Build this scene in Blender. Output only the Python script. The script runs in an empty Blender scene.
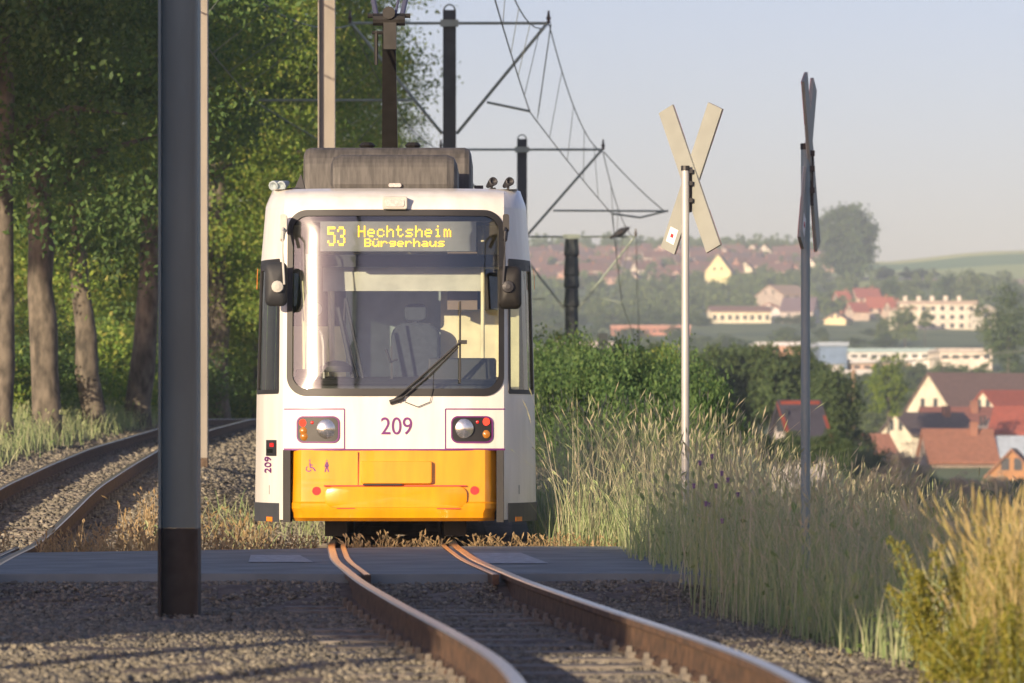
import bpy, bmesh, math, random
import numpy as np
from mathutils import Vector, Matrix
random.seed(7); RNG = np.random.default_rng(11)
R = math.radians
scene = bpy.context.scene
COL = scene.collection
F = 4000.0; ZC = 0.914; Y0 = 438.0          # focal length in pixels, eye height, horizon row
def at(px, py, Y): return Vector(((px-512)/F*Y, Y, ZC+(Y0-py)/F*Y))
def PX(px, Y): return (px-512)/F*Y
def PZ(py, Y): return ZC+(Y0-py)/F*Y
def sst(t): t = np.clip(t, 0, 1); return t*t*(3-2*t)

# ---------------------------------------------------------------- materials
def new_mat(name):
    m = bpy.data.materials.new(name); m.use_nodes = True
    nt = m.node_tree; nt.nodes.clear()
    out = nt.nodes.new('ShaderNodeOutputMaterial')
    return m, nt, out
def rgba(c): return (c[0], c[1], c[2], 1)
def mat(name, c, rough=.6, metal=0, var=.12, scale=6, bump=0, c2=None, coat=0, stretch=(1,1,1), spec=.5, detail=5):
    m, nt, out = new_mat(name); N = nt.nodes; L = nt.links
    p = N.new('ShaderNodeBsdfPrincipled'); L.new(p.outputs[0], out.inputs[0])
    p.inputs['Roughness'].default_value = rough; p.inputs['Metallic'].default_value = metal
    p.inputs['Coat Weight'].default_value = coat; p.inputs['Specular IOR Level'].default_value = spec
    tc = N.new('ShaderNodeTexCoord'); mp = N.new('ShaderNodeMapping'); mp.inputs['Scale'].default_value = stretch
    L.new(tc.outputs['Object'], mp.inputs[0])
    nz = N.new('ShaderNodeTexNoise'); nz.inputs['Scale'].default_value = scale; nz.inputs['Detail'].default_value = detail
    L.new(mp.outputs[0], nz.inputs['Vector'])
    r = N.new('ShaderNodeValToRGB'); L.new(nz.outputs['Fac'], r.inputs[0]); L.new(r.outputs[0], p.inputs['Base Color'])
    a = c; b = c2 if c2 else tuple(min(1, x*(1+var)) for x in c)
    if not c2: a = tuple(x*(1-var) for x in c)
    r.color_ramp.elements[0].color = rgba(a); r.color_ramp.elements[1].color = rgba(b)
    r.color_ramp.elements[0].position = .35; r.color_ramp.elements[1].position = .65
    if bump:
        bp = N.new('ShaderNodeBump'); bp.inputs['Strength'].default_value = bump; bp.inputs['Distance'].default_value = .02
        L.new(nz.outputs['Fac'], bp.inputs['Height']); L.new(bp.outputs[0], p.inputs['Normal'])
    return m
def island_mat(name, cols, rough=.7, transl=0, noise_scale=0, spec=.3):
    m, nt, out = new_mat(name); N = nt.nodes; L = nt.links
    g = N.new('ShaderNodeNewGeometry'); r = N.new('ShaderNodeValToRGB'); L.new(g.outputs['Random Per Island'], r.inputs[0])
    cr = r.color_ramp
    while len(cr.elements) < len(cols): cr.elements.new(.5)
    for i, c in enumerate(cols): cr.elements[i].position = i/max(1, len(cols)-1); cr.elements[i].color = rgba(c)
    col = r.outputs[0]
    if noise_scale:
        tc = N.new('ShaderNodeTexCoord'); nz = N.new('ShaderNodeTexNoise'); nz.inputs['Scale'].default_value = noise_scale
        L.new(tc.outputs['Object'], nz.inputs['Vector'])
        ma = N.new('ShaderNodeMapRange'); ma.inputs[1].default_value = .3; ma.inputs[2].default_value = .7
        ma.inputs[3].default_value = .65; ma.inputs[4].default_value = 1.3
        L.new(nz.outputs['Fac'], ma.inputs[0])
        mx = N.new('ShaderNodeVectorMath'); mx.operation = 'SCALE'; L.new(col, mx.inputs[0]); L.new(ma.outputs[0], mx.inputs['Scale'])
        col = mx.outputs[0]
    p = N.new('ShaderNodeBsdfPrincipled'); p.inputs['Roughness'].default_value = rough; p.inputs['Specular IOR Level'].default_value = spec
    L.new(col, p.inputs['Base Color'])
    if transl:
        t = N.new('ShaderNodeBsdfTranslucent'); L.new(col, t.inputs[0]); ms = N.new('ShaderNodeMixShader'); ms.inputs[0].default_value = transl
        L.new(p.outputs[0], ms.inputs[1]); L.new(t.outputs[0], ms.inputs[2]); L.new(ms.outputs[0], out.inputs[0])
    else: L.new(p.outputs[0], out.inputs[0])
    return m
def emis(name, c, s):
    m, nt, out = new_mat(name); e = nt.nodes.new('ShaderNodeEmission'); e.inputs[0].default_value = rgba(c); e.inputs[1].default_value = s
    nt.links.new(e.outputs[0], out.inputs[0]); return m
def glass_mat(name, tint, refl, rough=.02):
    m, nt, out = new_mat(name); N = nt.nodes; L = nt.links
    t = N.new('ShaderNodeBsdfTransparent'); t.inputs[0].default_value = rgba(tint)
    g = N.new('ShaderNodeBsdfGlossy'); g.inputs['Roughness'].default_value = rough
    lw = N.new('ShaderNodeLayerWeight'); lw.inputs[0].default_value = .35
    mr = N.new('ShaderNodeMapRange'); mr.inputs[3].default_value = refl; mr.inputs[4].default_value = .9
    L.new(lw.outputs['Fresnel'], mr.inputs[0])
    ms = N.new('ShaderNodeMixShader'); L.new(mr.outputs[0], ms.inputs[0]); L.new(t.outputs[0], ms.inputs[1]); L.new(g.outputs[0], ms.inputs[2])
    L.new(ms.outputs[0], out.inputs[0]); return m

M = {}
M['white'] = mat('tram_white', (.70,.685,.64), .3, coat=.35, c2=(.80,.785,.745), scale=3.5, stretch=(2.2,2.2,.35), detail=9)
M['yellow'] = mat('tram_yellow', (.74,.29,.007), .25, coat=.5, c2=(.86,.355,.006), scale=4, stretch=(2.2,2.2,.4), detail=9)
M['purple'] = mat('purple_line', (.16,.02,.17), .5)
M['rubber'] = mat('black_rubber', (.022,.022,.024), .5)
M['darkmetal'] = mat('dark_metal', (.045,.045,.05), .5, .3)
M['skirt'] = mat('dark_skirt', (.05,.055,.065), .5)
M['greybox'] = mat('roof_cover_grey', (.062,.059,.055), .6, var=.25, scale=5, c2=(.115,.108,.10), stretch=(6,1,1))
M['panto'] = mat('pantograph_brown', (.018,.017,.016), .55, .2, var=.3, scale=8)
M['pantoarm'] = mat('pantograph_tube', (.12,.13,.2), .4, .5)
M['chrome'] = mat('lamp_reflector', (.75,.75,.72), .18, .9, var=.1, scale=40)
M['redlens'] = mat('red_lens', (.75,.02,.02), .2, coat=.5)
M['amber'] = mat('amber_lens', (.40,.16,.02), .25, coat=.5)
M['orange'] = mat('orange_lens', (.85,.25,.02), .3)
M['reflector'] = mat('red_reflector', (.8,.03,.03), .35)
M['cream'] = mat('cab_cream', (.75,.68,.48), .6)
M['cabgrey'] = mat('cab_grey', (.50,.50,.46), .6)
M['cabdark'] = mat('cab_dark', (.03,.033,.038), .6)
M['cabblue'] = mat('cab_blue_grey', (.33,.39,.41), .6)
M['seat'] = mat('seat_fabric', (.035,.045,.06), .85, var=.2, scale=30)
M['display'] = mat('display_grey', (.17,.18,.2), .4)
M['led'] = emis('led_yellow', (1,.55,.03), 2.2)
M['redlamp'] = emis('red_marker_light', (1,.06,.03), 1.6)
M['wscreen'] = glass_mat('windscreen_glass', (.92,.97,.93), .11, .065)
M['sglass'] = glass_mat('side_glass', (.6,.68,.62), .1, .02)
M['galv'] = mat('galvanised_steel', (.12,.175,.195), .55, .25, var=.12, scale=3, stretch=(1,1,.3), bump=.1)  # mast steel with the trees' shade put into its darker, bluer colour
M['galv2'] = mat('galvanised_steel_pale', (.25,.235,.21), .6, .15, var=.12, scale=3, stretch=(1,1,.3), bump=.1)  # same steel, coloured lighter and warmer as the sun shows it
M['postblack'] = mat('mast_base_paint', (.028,.026,.026), .7, var=.3, scale=9)
M['postbrown'] = mat('mast_base_brown', (.10,.065,.04), .7, var=.3, scale=9)  # same dark foot paint, browned and lightened as in sunlight
M['postdark'] = mat('mast_dark_green', (.035,.05,.055), .6, var=.25, scale=3)
M['armgreen'] = mat('arm_green_grey', (.30,.37,.32), .55, .2)
M['wire'] = mat('copper_wire', (.22,.25,.22), .5, .4)
M['insul'] = mat('insulator_brown', (.09,.07,.05), .3)
M['rust'] = mat('rail_rust', (.06,.04,.028), .85, var=.35, scale=14, c2=(.15,.085,.05), bump=.3)
M['railtop'] = mat('rail_head_steel', (.62,.56,.52), .3, .95, var=.1, scale=3, stretch=(30,1,1))
M['sleeper'] = mat('concrete_sleeper', (.2,.18,.155), .9, var=.25, scale=9, bump=.3)
M['asphalt'] = mat('asphalt', (.15,.18,.19), .85, c2=(.22,.26,.27), scale=2.2, bump=.25, detail=13)
M['roadpaint'] = mat('worn_white_paint', (.36,.40,.43), .8, var=.3, scale=12)
M['stone'] = island_mat('ballast_stone', [(.11,.105,.085),(.205,.19,.155),(.27,.25,.20),(.16,.15,.122),(.36,.33,.26)], .9)
M['gravel'] = mat('gravel_ground', (.10,.078,.062), .95, c2=(.20,.165,.135), scale=9, bump=.6, detail=10)
M['earth'] = mat('grassy_earth', (.05,.05,.025), .95, c2=(.11,.10,.05), scale=1.5, bump=.4, detail=8)
M['bark'] = mat('bark', (.055,.05,.042), .9, c2=(.20,.175,.14), scale=3.2, bump=.9, stretch=(2,2,.9), detail=8)
M['signgrey'] = mat('sign_back_grey', (.30,.315,.285), .55, var=.06)
M['signwhite'] = mat('sign_white', (.8,.8,.78), .5)
M['signred'] = mat('sign_red', (.5,.03,.04), .5)
M['signpole'] = mat('sign_pole_steel', (.46,.46,.45), .4, .15, stretch=(1,1,.2))
M['signpole2'] = mat('sign_pole_weathered', (.24,.32,.34), .5, .1, stretch=(1,1,.2))  # pole steel with shade painted in: darker and blue-green
M['wood'] = mat('weathered_wood', (.28,.2,.13), .9, var=.2)
M['glassdark'] = mat('house_window', (.06,.07,.08), .2)
M['straw'] = island_mat('straw_grass', [(.62,.56,.38),(.70,.64,.47),(.48,.49,.30),(.36,.44,.22),(.66,.57,.38),(.42,.49,.30)], .7, .4)
M['gold'] = island_mat('golden_straw', [(.56,.45,.20),(.64,.53,.27),(.46,.38,.17),(.42,.41,.14)], .7, .35)
M['green_grass'] = island_mat('green_grass', [(.24,.36,.14),(.36,.46,.21),(.50,.54,.30),(.30,.41,.17),(.62,.61,.40)], .7, .35)
M['dry'] = island_mat('short_dry_grass', [(.48,.36,.20),(.36,.27,.14),(.55,.42,.24)], .8, .25)
M['leafA'] = island_mat('leaf_green', [(.13,.24,.055),(.21,.34,.065),(.32,.41,.08),(.17,.29,.055),(.45,.44,.11)], .5, .42, .35)
island_leaf = island_mat('leaf_weed', [(.12,.20,.06),(.20,.28,.09),(.30,.34,.14),(.44,.42,.24)], .6, .4)
M['leafB'] = island_mat('leaf_deep', [(.08,.165,.06),(.12,.22,.07),(.17,.26,.08)], .6, .38, .35)
M['leafFar'] = island_mat('leaf_far', [(.11,.17,.06),(.15,.21,.07),(.19,.23,.08)], .8, .3, .3)
M['leafFarB'] = island_mat('leaf_far_dark', [(.065,.115,.05),(.095,.15,.055),(.12,.17,.06)], .8, .3, .3)
M['leafLime'] = island_mat('leaf_lime', [(.16,.24,.02),(.22,.30,.03),(.12,.20,.02)], .7, .4)
M['leafGold'] = island_mat('leaf_golden', [(.26,.26,.03),(.34,.31,.05),(.18,.21,.03),(.40,.34,.08)], .6, .4)
M['blossom'] = island_mat('pale_blossom', [(.62,.5,.38),(.5,.42,.33),(.3,.3,.16),(.68,.58,.45)], .7, .2)
M['thistle'] = mat('thistle_purple', (.22,.14,.28), .8)
M['birdm'] = mat('bird_feathers', (.03,.03,.035), .6)

# ---------------------------------------------------------------- mesh helpers
class MB:
    def __init__(s): s.v = []; s.f = []; s.mi = []; s.cur = 0
    def add(s, vs, fs):
        o = len(s.v); s.v += [tuple(v) for v in vs]
        for f in fs: s.f.append(tuple(i+o for i in f)); s.mi.append(s.cur)
        return s
    def box(s, x0, x1, y0, y1, z0, z1, T=None):
        vs = [Vector((x, y, z)) for z in (z0, z1) for y in (y0, y1) for x in (x0, x1)]
        if T is not None: vs = [T @ v for v in vs]
        return s.add(vs, [(0,2,3,1),(4,5,7,6),(0,1,5,4),(2,6,7,3),(0,4,6,2),(1,3,7,5)])
    def tube(s, pts, r, n=8, caps=True):
        pts = [Vector(p) for p in pts]; rs = r if isinstance(r, (list, tuple)) else [r]*len(pts)
        rings = []; up = Vector((0, 0, 1))
        for i, p in enumerate(pts):
            d = (pts[min(i+1, len(pts)-1)]-pts[max(i-1, 0)]).normalized()
            a = up if abs(d.z) < .9 else Vector((0, 1, 0))
            u = d.cross(a).normalized(); w = d.cross(u).normalized()
            rings.append([p+(u*math.cos(2*math.pi*k/n)+w*math.sin(2*math.pi*k/n))*rs[i] for k in range(n)])
        vs = [v for q in rings for v in q]; fs = []
        for i in range(len(pts)-1):
            for k in range(n): fs.append((i*n+k, i*n+(k+1)%n, (i+1)*n+(k+1)%n, (i+1)*n+k))
        if caps: fs += [tuple(range(n))[::-1], tuple((len(pts)-1)*n+k for k in range(n))]
        return s.add(vs, fs)
    def lathe(s, prof, n=16, T=None, capped=True):   # prof: (r, z)
        vs = [Vector((r*math.cos(2*math.pi*k/n), r*math.sin(2*math.pi*k/n), z)) for r, z in prof for k in range(n)]
        if T is not None: vs = [T @ v for v in vs]
        fs = [(i*n+k, i*n+(k+1)%n, (i+1)*n+(k+1)%n, (i+1)*n+k) for i in range(len(prof)-1) for k in range(n)]
        if capped: fs += [tuple(range(n))[::-1], tuple((len(prof)-1)*n+k for k in range(n))]
        return s.add(vs, fs)
    def prism(s, poly, axis, a, b, T=None):       # poly 2D in the other two axes
        def mk(p, t): return Vector((t, p[0], p[1])) if axis == 0 else Vector((p[0], t, p[1])) if axis == 1 else Vector((p[0], p[1], t))
        n = len(poly); vs = [mk(p, a) for p in poly]+[mk(p, b) for p in poly]
        if T is not None: vs = [T @ v for v in vs]
        fs = [tuple(range(n))[::-1], tuple(range(n, 2*n))]+[(k, (k+1)%n, n+(k+1)%n, n+k) for k in range(n)]
        return s.add(vs, fs)
    def grid(s, P):                                 # P[i][j] points
        n = len(P); m = len(P[0]); vs = [p for r in P for p in r]
        return s.add(vs, [(i*m+j, i*m+j+1, (i+1)*m+j+1, (i+1)*m+j) for i in range(n-1) for j in range(m-1)])
    def mesh(s, name, mats):
        me = bpy.data.meshes.new(name); me.from_pydata(s.v, [], s.f)
        for m in (mats if isinstance(mats, (list, tuple)) else [mats]): me.materials.append(m)
        me.polygons.foreach_set('material_index', s.mi); me.update()
        bm = bmesh.new(); bm.from_mesh(me); bmesh.ops.recalc_face_normals(bm, faces=bm.faces); bm.to_mesh(me); bm.free()
        return me
    def build(s, name, mats, parent=None, smooth=False, bevel=0, solid=0, loc=None):
        o = bpy.data.objects.new(name, s.mesh(name, mats)); COL.objects.link(o)
        if smooth: shade(o)
        if parent: o.parent = parent
        if loc is not None: o.location = loc
        if solid:
            md = o.modifiers.new('solid', 'SOLIDIFY'); md.thickness = solid; md.offset = -1
        if bevel:
            md = o.modifiers.new('bevel', 'BEVEL'); md.width = bevel; md.segments = 2; md.limit_method = 'ANGLE'; md.angle_limit = R(40)
        return o
def shade(o, ang=40):
    me = o.data; me.polygons.foreach_set('use_smooth', [True]*len(me.polygons))
    bm = bmesh.new(); bm.from_mesh(me)
    for e in bm.edges:
        if len(e.link_faces) == 2 and e.calc_face_angle(0) > R(ang): e.smooth = False
    bm.to_mesh(me); bm.free()
def quads(name, V, mats, smooth=False):           # V: (N,4,3)
    V = np.asarray(V, dtype=np.float32); n = len(V)
    me = bpy.data.meshes.new(name); me.vertices.add(n*4); me.vertices.foreach_set('co', V.reshape(-1))
    me.loops.add(n*4); me.loops.foreach_set('vertex_index', np.arange(n*4, dtype=np.int32))
    me.polygons.add(n); me.polygons.foreach_set('loop_start', np.arange(0, n*4, 4, dtype=np.int32))
    me.materials.append(mats); me.update(calc_edges=True); me.validate(); return me
def indexed(name, V, Fq, mat_, mi=None):          # V (n,3), Fq (m,4)
    V = np.asarray(V, dtype=np.float32); Fq = np.asarray(Fq, dtype=np.int32); m = len(Fq)
    me = bpy.data.meshes.new(name); me.vertices.add(len(V)); me.vertices.foreach_set('co', V.reshape(-1))
    me.loops.add(m*4); me.loops.foreach_set('vertex_index', Fq.reshape(-1))
    me.polygons.add(m); me.polygons.foreach_set('loop_start', np.arange(0, m*4, 4, dtype=np.int32))
    for q in (mat_ if isinstance(mat_, (list, tuple)) else [mat_]): me.materials.append(q)
    if mi is not None: me.polygons.foreach_set('material_index', np.asarray(mi, dtype=np.int32))
    me.update(calc_edges=True); return me
def tag(o, label=None, cat=None, group=None, kind=None):
    if label: o['label'] = label
    if cat: o['category'] = cat
    if group: o['group'] = group
    if kind: o['kind'] = kind
    return o
def thing(name, label, cat, loc=(0,0,0), rz=0, group=None):
    o = bpy.data.objects.new(name, None); COL.objects.link(o); o.location = loc; o.rotation_euler = (0, 0, rz); o.empty_display_size = .2
    return tag(o, label, cat, group)
def link(name, me, parent=None, loc=None, rz=0, sc=None):
    o = bpy.data.objects.new(name, me); COL.objects.link(o)
    if parent: o.parent = parent
    if loc is not None: o.location = loc
    if rz: o.rotation_euler = (0, 0, rz)
    if sc is not None: o.scale = sc if isinstance(sc, (tuple, list)) else (sc, sc, sc)
    return o
CH = {}
def copy_tree(o, parent=None):
    c = o.copy(); COL.objects.link(c); c.parent = parent
    for ch in [x for x in ALL if x.parent == o]: copy_tree(ch, c)
    return c

# ---------------------------------------------------------------- terrain
def smooth_interp(xs, ys, w):
    def f(y):
        y = np.asarray(y, dtype=float)
        return sum(np.interp(y+d*w, xs, ys) for d in (-1, -.66, -.33, 0, .33, .66, 1))/7
    return f
C1 = smooth_interp([0,8,12,14.2,15.8,17.2,19,22,25.5,30,34.2,38,52,60,70,80,100,125,180,260],
                   [.05,.42,.55,.58,.53,.42,.24,-.08,-.43,-.80,-1.02,-1.12,-1.4,-1.2,-.5,.4,1.9,3.5,6,10], 1.0)
C2 = smooth_interp([0,20,27,31,36,44,60,75,90,100,112,125,150,180,260],
                   [-2.6,-3.55,-4.12,-4.43,-4.72,-5.11,-5.81,-6.17,-6.43,-6.2,-5.4,-4.2,-1,3,7], 2.0)
R1 = smooth_interp([0,50,60,75,90,105,125,150,180,230], [0,.0,.3,.8,1.2,1.35,.9,-.6,-3.5,-8], 4)
R2 = smooth_interp([0,34.5,38,44,52,60,75,90,105,125,150,180,230], [0,0,.12,.37,.58,.76,1.08,1.34,1.42,.9,-.6,-3.5,-8], 1.5)
TAB = [(560,300),(500,330),(480,400),(440,500),(400,600),(370,750),(350,900),(330,1050),(300,1300),(275,1500),(250,1750)]
TY_ = np.array([t[1] for t in TAB], float); TP_ = np.array([t[0] for t in TAB], float); TZ_ = ZC+(Y0-TP_)/F*TY_
def fz(Y): return np.interp(Y, np.concatenate([TY_, [2300]]), np.concatenate([TZ_, [84]]))
def Y_for(py):                                   # distance of the slope seen at this image row
    Ys = np.linspace(300, 1750, 2000); ps = Y0-(fz(Ys)-ZC)*F/Ys
    return float(Ys[np.argmin(np.abs(ps-py))])
def hash_noise(X, Y, s, seed=0):
    return (np.sin(X*s*1.7+seed)*np.cos(Y*s*1.3+seed*2)+np.sin((X+Y)*s*2.3+seed*3)*.5+np.sin((X-1.6*Y)*s*3.9+seed)*.3)/1.8
def road_far(X): return 34.2+.55*np.minimum(0, X+.5)
def gz(X, Y):
    X = np.asarray(X, float); Y = np.asarray(Y, float)
    c1 = C1(Y); c2 = C2(Y)
    w = sst(((X-c2)/np.maximum(.5, c1-c2)-.25)/.45)
    lev = R2(Y)*(1-w)+R1(Y)*w-.2
    # the ballast is heaped up against the crossing
    dr = np.maximum(np.maximum(27.2-Y, Y-road_far(X)-.0), 0)
    lev = lev+.13*(1-sst(dr/1.3))*(Y < 40)
    d = np.maximum(0, X-(c1+1.5)); lev = lev-np.minimum(.10*d+.022*d*d, 8)
    lev = lev-6*sst((Y-45)/150)*sst((X-2.5)/4)
    db = np.maximum(0, (c2-1.2)-X); lev = lev+.30*sst(db/2.5)
    lev = lev+hash_noise(X, Y, 1.1)*.02*(1-sst((Y-60)/60))
    t = sst((Y-180)/120)
    far = fz(Y)+hash_noise(X, Y, .012, 3)*1.5*sst((Y-600)/600)*(1-sst((Y-1500)/200))-5.2*np.exp(-((X-158)/34)**2)*sst((Y-1450)/300)
    z = lev*(1-t)+far*t
    inroad = (Y > 27.0) & (Y < road_far(X)+.15)
    rz = road_z(X)-.045
    return np.where(inroad, np.minimum(np.where(db > 0, rz, z), rz), z)
def road_z(X): return -.012-np.maximum(0, np.asarray(X, float)-1.2)*.12
def G(x, y): return float(gz(np.array([x]), np.array([y]))[0])

def axis(parts):
    out = []
    for a, b, st in parts: out += list(np.arange(a, b, st))
    return np.array(out+[parts[-1][1]])
xs = axis([(-900,-300,60),(-300,-60,15),(-60,-12,3),(-12,5,.16),(5,14,.7),(14,60,4),(60,300,15),(300,900,60)])
ys = axis([(-40,0,4),(0,10,1),(10,36,.16),(36,62,.4),(62,130,1.5),(130,320,6),(320,1800,14),(1800,2300,50)])
XX, YY = np.meshgrid(xs, ys); ZZ = gz(XX, YY)
near = (YY > 8) & (YY < 60) & (XX > -12) & (XX < 5)
ZZ = ZZ+near*RNG.normal(0, .010, ZZ.shape)*(~((YY > 26.9) & (YY < road_far(XX)+.2)))
nx = len(xs); ny = len(ys)
I = (np.arange(ny-1)[:, None]*nx+np.arange(nx-1)[None, :])
Fq = np.stack([I, I+1, I+nx+1, I+nx], -1).reshape(-1, 4)
cx = ((XX[:-1,:-1]+XX[1:,1:])/2).reshape(-1); cy = ((YY[:-1,:-1]+YY[1:,1:])/2).reshape(-1)
V = np.stack([XX, YY, ZZ], -1).reshape(-1, 3)
isgrav = (cy < 130) & (cx < C1(cy)+np.where(cy > 34.5, 1.3, 1.7)) & (cx > C2(cy)-1.5-hash_noise(cx, cy, .8)*.3)
nearm = cy < 320

def far_mat():
    m, nt, out = new_mat('far_fields'); N = nt.nodes; L = nt.links
    p = N.new('ShaderNodeBsdfPrincipled'); p.inputs['Roughness'].default_value = .95; L.new(p.outputs[0], out.inputs[0])
    g = N.new('ShaderNodeNewGeometry'); sp = N.new('ShaderNodeSeparateXYZ'); L.new(g.outputs['Position'], sp.inputs[0])
    mr = N.new('ShaderNodeMapRange'); mr.inputs[1].default_value = 1300; mr.inputs[2].default_value = 1760; L.new(sp.outputs['Y'], mr.inputs[0])
    r = N.new('ShaderNodeValToRGB'); r.color_ramp.interpolation = 'CONSTANT'; L.new(mr.outputs[0], r.inputs[0])
    stops = [(0,(.14,.20,.07)),(.17,(.42,.48,.17)),(.30,(.50,.38,.26)),(.38,(.42,.50,.20)),(.66,(.20,.32,.14)),(.90,(.58,.60,.26))]
    cr = r.color_ramp
    while len(cr.elements) < len(stops): cr.elements.new(.5)
    for i, (q, c) in enumerate(stops): cr.elements[i].position = q; cr.elements[i].color = rgba(c)
    nz = N.new('ShaderNodeTexNoise'); nz.inputs['Scale'].default_value = .02; nz.inputs['Detail'].default_value = 6; L.new(g.outputs['Position'], nz.inputs['Vector'])
    r2 = N.new('ShaderNodeValToRGB'); L.new(nz.outputs['Fac'], r2.inputs[0])
    r2.color_ramp.elements[0].color = (.075,.12,.045,1); r2.color_ramp.elements[1].color = (.19,.24,.09,1)
    r2.color_ramp.elements[0].position = .35; r2.color_ramp.elements[1].position = .68
    mk = N.new('ShaderNodeMapRange'); mk.inputs[1].default_value = 112; mk.inputs[2].default_value = 125; L.new(sp.outputs['X'], mk.inputs[0])
    mk2 = N.new('ShaderNodeMapRange'); mk2.inputs[1].default_value = 1300; mk2.inputs[2].default_value = 1305; L.new(sp.outputs['Y'], mk2.inputs[0])
    mu = N.new('ShaderNodeMath'); mu.operation = 'MULTIPLY'; L.new(mk.outputs[0], mu.inputs[0]); L.new(mk2.outputs[0], mu.inputs[1])
    mx = N.new('ShaderNodeMix'); mx.data_type = 'RGBA'; L.new(mu.outputs[0], mx.inputs['Factor']); L.new(r2.outputs[0], mx.inputs['A']); L.new(r.outputs[0], mx.inputs['B'])
    L.new(mx.outputs['Result'], p.inputs['Base Color']); return m
o = link('ground', indexed('ground', V, Fq[nearm], [M['gravel'], M['earth']], (~isgrav[nearm]).astype(int))); tag(o, kind='structure')
o.data.polygons.foreach_set('use_smooth', [True]*len(o.data.polygons))
o = link('hills', indexed('hills', V, Fq[~nearm], far_mat())); tag(o, kind='structure')
o.data.polygons.foreach_set('use_smooth', [True]*len(o.data.polygons))

# road over the tracks, with a small kerb-like edge
m = MB(); xr = [-30,-20,-14,-10,-8,-6.5]+list(np.arange(-5.5, 3.1, .25))+[4,6,9]
cols = []
for x in xr:
    z = float(road_z(x)); yf = float(road_far(x))
    yn = 27.25+.05*math.sin(x*2.1)
    cols.append([(x, yn, z-.12), (x, yn+.02, z), (x, (yn+yf)/2, z+.004), (x, yf, z), (x, yf+.03, z-.12)])
m.grid(cols); o = m.build('road', M['asphalt']); tag(o, kind='structure')
m = MB()
for a, b, y0, y1 in ((-1.62,-1.95,29.6,31.4), (-.22,.12,29.3,32.0)):
    m.add([(min(a,b), y0, -.0035), (max(a,b)+.15, y0, -.0035), (max(a,b)-.05, y1, -.0035), (min(a,b)-.1, y1, -.0035)], [(0,1,2,3)])
o = m.build('road_marking', M['roadpaint']); tag(o, kind='structure')

# ---------------------------------------------------------------- tracks
def rail_sweep(C, Rz, off, y0, y1, st, guard=False, z_off=0):
    if guard: prof = [(-.022,-.07),(.022,-.07),(.022,-.004),(.016,0),(-.016,0),(-.022,-.004)]
    else: prof = [(-.0625,-.18),(.0625,-.18),(.0625,-.168),(.012,-.145),(.009,-.05),(.034,-.038),(.034,-.008),(.026,0),(-.026,0),(-.034,-.008),(-.034,-.038),(-.009,-.05),(-.012,-.145),(-.0625,-.168)]
    Y = np.arange(y0, y1, st); n = len(prof); mb = MB(); vs = []
    for y in Y:
        d = Vector((float(C(y+.2)-C(y-.2)), .4, 0)).normalized(); nrm = Vector((d.y, -d.x, 0))
        c = Vector((float(C(y)), y, float(Rz(y))+z_off))+nrm*off
        vs += [c+nrm*a+Vector((0, 0, b)) for a, b in prof]
    fs = []; mi = []
    tops = {2, 3, 4} if guard else {6, 7, 8}
    for i in range(len(Y)-1):
        for k in range(n):
            fs.append((i*n+k, i*n+(k+1)%n, (i+1)*n+(k+1)%n, (i+1)*n+k)); mi.append(1 if k in tops else 0)
    mb.v = [tuple(v) for v in vs]; mb.f = fs; mb.mi = mi
    mb.f += [tuple(range(n))[::-1], tuple((len(Y)-1)*n+k for k in range(n))]; mb.mi += [0, 0]
    return mb
def sleeper_mesh():
    mb = MB(); mb.prism([(-.13,-.16),(.13,-.16),(.10,0),(-.10,0)], 0, -1.0, 1.0)
    for x in (-.53, .53):
        for s in (-1, 1):
            mb.box(x+s*.075-.02, x+s*.075+.02, -.06, .06, 0, .03); mb.lathe([(.018,.03),(.018,.055),(.008,.06)], 6, Matrix.Translation((x+s*.078, 0, 0)))
    return mb.mesh('sleeper', M['sleeper'])
SLM = sleeper_mesh()
def track(label, C, Rz, y0, y1, guard):
    t = thing('tram_track', label, 'tram track', (0,0,0), 0, 'tram tracks')
    for s in (-1, 1):
        o = rail_sweep(C, Rz, s*.53, y0, y1, .35).build('rail', [M['rust'], M['railtop']], t); shade(o, 35)
    for s in (-1, 1):
        o = rail_sweep(C, Rz, s*.53-s*.10, guard[0], guard[1], .35, True).build('guard_rail', [M['rust'], M['railtop']], t)
    y = y0+.4; k = 0
    while y < y1-1 and k < 98:
        if not (26.9 < y < 34.6):
            o = link('sleeper', SLM, t, (float(C(y)), y, float(Rz(y))-.183), -math.atan2(float(C(y+.2)-C(y-.2)), .4)); k += 1
        y += .62
    return t
t1 = track('rusty tram rails curving from the road crossing under the tram towards the viewer', C1, R1, 9, 200, (26.8, 34.9))
t2 = track('second pair of rails sweeping away to the left of the tram beside the trees', C2, R2, 26, 200, (26.8, 33.5))

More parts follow.
